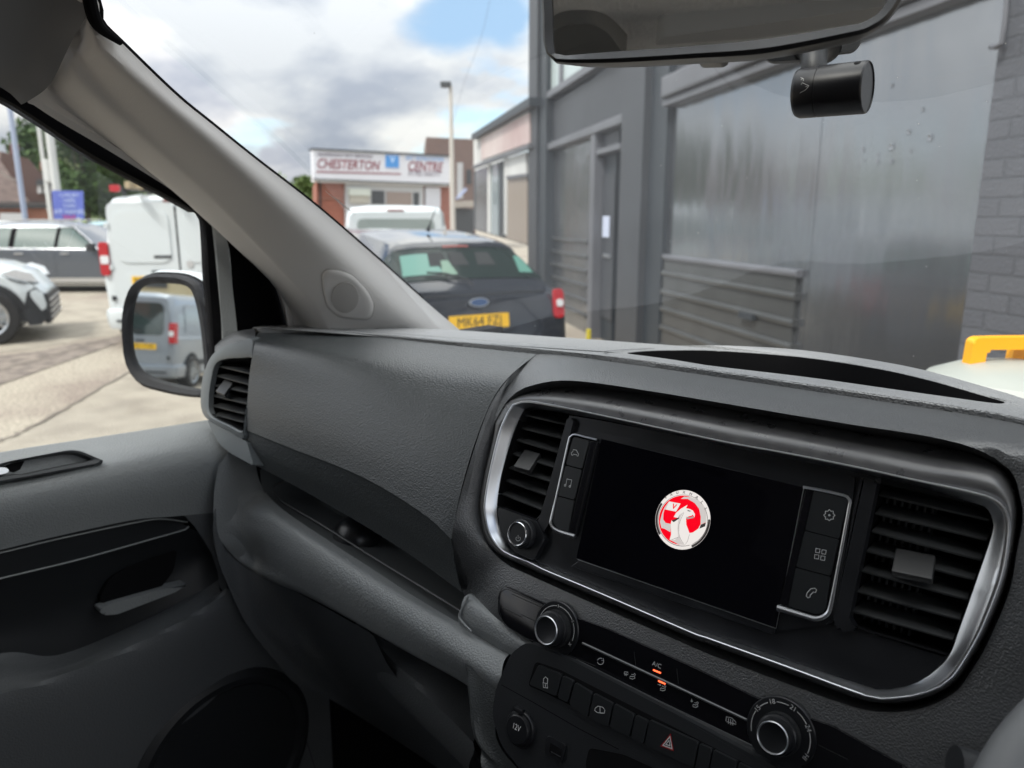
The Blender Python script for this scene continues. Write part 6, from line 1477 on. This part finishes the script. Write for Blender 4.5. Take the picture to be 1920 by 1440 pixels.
stext('V', 736, 300, 11, mat('pale_blue_mark', (.5, .7, .95), .5), 1, 0, .03)
bwh = mat('shutter_white', (.50, .51, .52), .5); crm = mat('cream_panel', (.46, .44, .38), .6); dk = mat('dark_opening', (.05, .055, .06), .4)
b1('portal', [(648, 470), (794, 465), (794, 346), (648, 341)], .12, bwh, .15)
b1('roller_shutter', [(656, 380), (693, 381), (693, 366), (656, 365)], .2, crm, .1); b1('roller_shutter', [(655, 366), (695, 367), (695, 354), (655, 353)], .25, mat('pale_awning', (.6, .64, .58), .6), .2)
b1('window', [(697, 382), (721, 383), (721, 358), (697, 357)], .15, dk, .05); b1('inner_wall', [(725, 384), (772, 385), (772, 361), (725, 359)], .15, mat('dusty_wood', (.30, .24, .21), .7), .05); b1('window', [(776, 386), (786, 386), (786, 361), (776, 361)], .15, dk, .05)
b1('notice_board', rnd([(798, 389), (826, 390), (826, 352), (798, 351)], 3), .15, mat('notice_white', (.62, .63, .68), .4), .08)
# brown brick house behind
B2 = wall_plane(gcol(800, 38), gcol(892, 40))
hs = thing('brown_brick_house', gcol(845, 39), 'tall plain brown brick house end rising behind the white sign board', 'house')
bb = brick('brown_brick', (.20, .13, .11), (.17, .115, .10), (.2, .15, .13)); 
def b2(name, px, h, m, th=.1): return plate3(name, B2, [B2.pt(u, v, h) for u, v in px], -th, m, hs, 0, ground(770, 1).normalized()*th if th > 1 else None)
b2('wall', [(799, 470), (892, 470), (890, 261), (799, 257)], 0, bb, 7); b2('window', [(876, 345), (884, 345), (884, 318), (876, 318)], .05, dk, .08); b2('window', [(858, 372), (868, 372), (868, 305), (858, 305)], .05, bwh, .08)
b2('porch_roof', [(848, 390), (892, 388), (892, 376), (848, 378)], .8, mat('pale_stone', (.42, .38, .33), .7), .8); b2('dark_door', [(850, 470), (888, 470), (888, 392), (850, 392)], .3, dk, .2)
b2('sign_flag', [(855, 372), (858, 374), (876, 356), (873, 352)], 1.2, mat('blue_white_flag', (.45, .52, .75), .5), .04)

# --- lamp post in front of the centre
lampg = mat('pale_post_paint', (.48, .45, .41), .5)
lp = thing('lamp_post', gcol(848, 24), 'tall cream lamp post with a square dark floodlight in front of the maroon lettered sign', 'lamp post')
pb = gcol(849, 24); zt = rt(842, 162, 24/ray(842, 162).dot(FH)).z
lathe('pole', pb, UP, [(.10, 0), (.10, 1.0), (.085, 1.05), (.075, 3.0), (.05, zt), (0, zt)], lampg, lp, 16)
boxobj('lamp_head', pb+UP*(zt+.05)-RH*.14, RH*.16, FH*.15, UP*.075, mat('lamp_dark', (.05, .055, .06), .5), lp, .02)
# --- left: poles, board, terrace with tiled roofs, trees, hill
def post(u, v0, D, r_, m, label, vb=None, lean=0, cat='pole', name='pole'):
    p = gcol(u, D); top = (CAM+ray(u, v0)*(D/ray(u, v0).dot(FH)))
    o = tube(name, [p+RH*0, Vector((p.x, p.y, top.z))], r_, m, None, 12); tag(o, label, cat); return o
bluep = mat('blue_grey_pole', (.33, .38, .50), .5); whp = mat('white_pole', (.55, .56, .55), .5)
post(47, 150, 19, .06, bluep, 'tall blue grey flag pole left of the blue board'); post(113, 180, 23, .11, whp, 'thick pale pole rising behind the blue board'); 
post(95, 200, 30, .07, whp, 'thin pale pole between the blue grey pole and the tree')
ltp = thing('street_lamp', gcol(97, 30), 'short white street lamp lantern above the dormer roof', 'street lamp')
boxobj('lantern', gcol(99, 29.6, 3.35), RH*.12, FH*.1, UP*.42, whp, ltp, .04); tube('lamp_pole', [gcol(97, 29.6, 0), gcol(97, 29.6, 3.1)], .05, whp, ltp)
SB = wall_plane(gcol(98, 21), gcol(158, 21.4))
sbd = thing('advertising_board', gcol(128, 21), 'blue advertising board with white lines and a red line of lettering on a post', 'sign')
def sb(name, px, h, m, th=.08): return plate3(name, SB, [SB.pt(u, v, h) for u, v in px], -th, m, sbd)
sb('board', rnd([(101, 412), (158, 413), (156, 358), (97, 357)], 2), 0, mat('board_blue', (.16, .20, .60), .4)); tube('board_post', [gcol(113, 21.2, 0), gcol(113, 21.2, 1.6)], .05, whp, sbd); tube('board_post', [gcol(148, 21.3, 0), gcol(148, 21.3, 1.6)], .05, whp, sbd)
bl_ = mat('board_pale_letter', (.55, .62, .85), .5); br_ = mat('board_red_letter', (.65, .06, .22), .5)
for s_, v, m_, z_ in (('LUXURY', 366, bl_, 6), ('USED', 376, bl_, 6), ('CARS', 386, bl_, 6), ('AT HAND', 397, bl_, 8), ('SALE', 407, br_, 7)):
    D = 21.; text('board_lettering', s_, SB.pt(130, v, .02), SB.x, SB.y, z_*D/1434/.72, m_, sbd, bold=.02)
tile = mat('roof_tile', (.12, .085, .075), .85); add_var(tile, (.09, .065, .06), (.16, .12, .105), 2.5, 6)
B3 = wall_plane(gcol(-260, 42), gcol(112, 46))
te = thing('tiled_roof_terrace', gcol(0, 44), 'red brick terrace with brown tiled gable roofs, dormers and a chimney at far left', 'house')
def b3(name, px, h, m, th=.1): return plate3(name, B3, [B3.pt(u, v, h) for u, v in px], -th, m, te)
b3('wall', [(-260, 430), (112, 430), (112, 385), (-260, 380)], 0, rb2, 8)
b3('eaves', [(-260, 392), (100, 390), (100, 379), (-260, 377)], .3, dk, .5)
# main roof slope: lofted up and back
def slope(name, px_low, px_high, back_, m=tile):
    lo_ = [B3.pt(u, v, .35) for u, v in px_low]; hi = []
    for (u, v) in px_high:
        r = ray(u, v); hi.append(B3.pt(u, v, -back_))
    bm = bmesh.new(); grid(bm, [lo_, hi, [p+Vector((0, 0, -2))-B3.n*1 for p in hi]]); return bmobj(name, bm, m, te)
slope('roof', [(-260, 384), (-100, 384), (0, 383), (98, 383)], [(-240, 268), (-100, 276), (2, 284), (30, 291)], 4)
b3('gable', [(30, 292), (52, 297), (70, 318), (96, 342), (104, 384), (60, 384), (20, 330), (0, 300), (2, 284)], .2, mat('dark_tile_gable', (.10, .062, .055), .85), .3)
b3('roof_barge', [(0, 318), (14, 330), (36, 338), (36, 341), (12, 334), (0, 322)], .5, mat('barge_pale', (.25, .22, .20), .7), .1)
b3('chimney', [(17, 290), (32, 292), (32, 268), (29, 268), (29, 271), (22, 271), (22, 268), (18, 269)], -1, mat('chimney_brick', (.16, .08, .075), .85), .8)
b3('porch', [(0, 414), (48, 414), (48, 400), (0, 399)], 1.0, bwh, .8); b3('chimney', [(74, 318), (92, 330), (92, 306), (80, 300), (74, 304)], -1.5, mat('far_brick', (.25, .11, .08), .85), .8)
for u in (70, 82, 95):
    b3('dormer_window', [(u, 362), (u+8, 362), (u+8, 344), (u, 343)], .9, bwh, .8)
b3('dormer_roof', [(66, 346), (108, 350), (104, 338), (70, 336)], 1.1, dk, 1.2)
b3('window', rnd([(85, 393), (92, 393), (92, 386), (85, 386)], 2), .1, bwh, .05)
# cream building and orange barrier far behind (seen in the wing mirror)
cb = thing('cream_building', (-8, -34, 0), 'cream rendered building standing far behind, seen in the wing mirror', 'building')
crw = mat('cream_render', (.55, .47, .30), .8); add_var(crw, (.46, .39, .25), (.6, .52, .34), .6, 4)
bhn = thing('brick_house', (-16, -30, 0), 'dark roofed brick house behind the silver van, seen in the wing mirror', 'house')
ob = thing('orange_barrier', (-.6, -14, 0), 'bright orange plastic barrier beside the silver van, seen in the wing mirror', 'barrier')
LAT = Vector((-HDIR.y, HDIR.x, 0)); cc = refl(345, 560, 30); cc.z = 0; cb.location = cc
boxobj('wall', cc+UP*4, LAT*4.6, HDIR*3, UP*4, crw, cb); boxobj('roof', cc+UP*8.3, LAT*4.9, HDIR*3.3, UP*.3, tile, cb)
for k in range(4): boxobj('window', cc-HDIR*3.02+LAT*(-3.3+k*2.2)+UP*3.2, LAT*.5, HDIR*.05, UP*.8, dk, cb)
c2 = refl(285, 560, 32); c2.z = 0; bhn.location = c2
boxobj('wall', c2+UP*2.2, LAT*4, HDIR*3, UP*2.2, mat('plain_brick', (.28, .10, .07), .85), bhn)
bm = bmesh.new(); add_prism(bm, [c2-LAT*4.3-HDIR*3.4+UP*4.3, c2-LAT*4.3+HDIR*3.4+UP*4.3, c2-LAT*4.3+UP*6.6], LAT*8.6); bmobj('roof', bm, tile, bhn)
c3 = refl(368, 590, 18); z3 = c3.z; c3.z = 0; ob.location = c3
boxobj('barrier_board', c3+UP*z3, LAT*.22, HDIR*.04, UP*.32, mat('orange_plastic', (.85, .18, .01), .5), ob, .02); boxobj('barrier_leg', c3+UP*(z3-.3)*.5, LAT*.05, HDIR*.05, UP*(z3-.3)*.5, trimblk, ob)

# --- hill and trees
hill = mat('hill_green', (.10, .14, .04), .95); add_var(hill, (.05, .08, .02), (.16, .20, .06), .08, 8)
HL = []
for k in range(41):
    u = -700+k*45; D = 190
    vtop = 285+6*math.sin(k*.9)+5*math.sin(k*2.3)+(.115*abs(u-40) if u > 40 else .03*abs(u-40))
    HL.append((u, vtop))
rows_ = []
for D, f_ in ((120, 0), (150, .45), (175, .85), (190, 1), (260, .6), (330, 0)):
    r_ = []
    for (u, vt) in HL:
        zt_ = (CAM+ray(u, vt)*(190/ray(u, vt).dot(FH))).z; p = gcol(u, D); r_.append(Vector((p.x, p.y, max(-.5, zt_*f_-(.5 if f_ == 0 else 0))+(random.uniform(-.8, .8) if 0 < f_ else 0))))
    rows_.append(r_)
bm = bmesh.new(); grid(bm, rows_); structure(bmobj('hill', bm, hill))
leafm = []
for nm_, c0, c1 in (('tree_leaves', (.030, .065, .018), (.075, .135, .035)), ('pale_tree_leaves', (.07, .12, .03), (.13, .19, .06))):
    m = mat(nm_, c0, .6, spec=.3); add_var(m, c0, c1, 1.2, 3); leafm.append(m)
bark = mat('bark', (.09, .07, .05), .9)
def tree(pos, h_, r_, label, lm=0, nl=5200, squash=.85, trunk=.35, leaf=.16, clumps=26, group=None):
    e = thing('tree', (pos.x, pos.y, 0), label, 'tree', group); R_ = random.Random(int(abs(pos.x*97+pos.y*31)))
    th = h_*trunk
    bm = bmesh.new(); tube('t', [Vector((pos.x, pos.y, 0)), Vector((pos.x+.1, pos.y, th*.6)), Vector((pos.x, pos.y+.1, th*1.5)), Vector((pos.x, pos.y, h_*.8))], [h_*.03, h_*.024, h_*.016, h_*.005], None, None, 8, bm)
    cs = []
    for k in range(clumps):
        a_ = R_.uniform(0, 6.283); z_ = R_.uniform(-1, 1); q_ = math.sqrt(max(0, 1-z_*z_))*R_.uniform(.35, .95)
        c = Vector((pos.x+math.cos(a_)*q_*r_, pos.y+math.sin(a_)*q_*r_, th+(h_-th)*(.5+.46*z_)))
        cs.append((c, r_*R_.uniform(.22, .42)))
        if k < 8: tube('b', [Vector((pos.x, pos.y, th*R_.uniform(.8, 1.4))), c.lerp(Vector((pos.x, pos.y, th)), .4), c], [h_*.010, h_*.006, h_*.002], None, None, 6, bm)
    bmobj('trunk', bm, bark, e)
    vs_, fs_ = [], []
    for k in range(nl):
        c, rr = cs[R_.randrange(len(cs))]
        d = Vector((R_.gauss(0, 1), R_.gauss(0, 1), R_.gauss(0, 1))).normalized()*rr*(R_.random()**.45)
        p = c+d; a = Vector((R_.gauss(0, 1), R_.gauss(0, 1), R_.gauss(0, .6))).normalized(); b_ = a.orthogonal().normalized(); b_ = (b_*math.cos(k)+a.cross(b_)*math.sin(k)); s_ = leaf*R_.uniform(.6, 1.3)
        i0 = len(vs_); vs_ += [p-a*s_, p-b_*s_*.5, p+a*s_, p+b_*s_*.5]; fs_.append((i0, i0+1, i0+2, i0+3))
    me = bpy.data.meshes.new('crown'); me.from_pydata(vs_, [], fs_); link_mesh('crown', me, leafm[lm], e, False)
    return e
tree(gcol(165, 58), 8.6, 4.4, 'large dense green tree behind the blue board, leaning over the roofs', nl=9000, trunk=.2, leaf=.2)
tree(gcol(105, 60), 8.8, 2.8, 'slim green tree just left of the large one, by the pale poles', nl=4500, trunk=.25, leaf=.2)
tree(gcol(250, 66), 8.4, 4.6, 'broad green tree above the roof of the white panel van', nl=7000, trunk=.2, leaf=.22)
tree(gcol(345, 75), 7.8, 4.6, 'green tree half hidden by the windscreen pillar', nl=6000, trunk=.2, leaf=.24)
tree(gcol(580, 60), 4.6, 2.4, 'small pale tree at the left end of the sign fronted centre', 1, nl=3500, trunk=.2, leaf=.2)
tree(gcol(480, 70), 5.5, 3.4, 'low tree behind the windscreen pillar, left of the centre', 1, nl=3000, trunk=.2, leaf=.25)
# thin overhead wire and high lamp near the corner of the unit
wr = tube('overhead_wire', cr([CAM+ray(930, -60)*18, CAM+ray(905, 60)*20, CAM+ray(872, 150)*23, CAM+ray(846, 240)*24.2], 30), .004, mat('grey_cable', (.12, .12, .13), .7), None, 6); tag(wr, 'thin dark cable running down from the upper sky to the cream lamp post', 'cable')
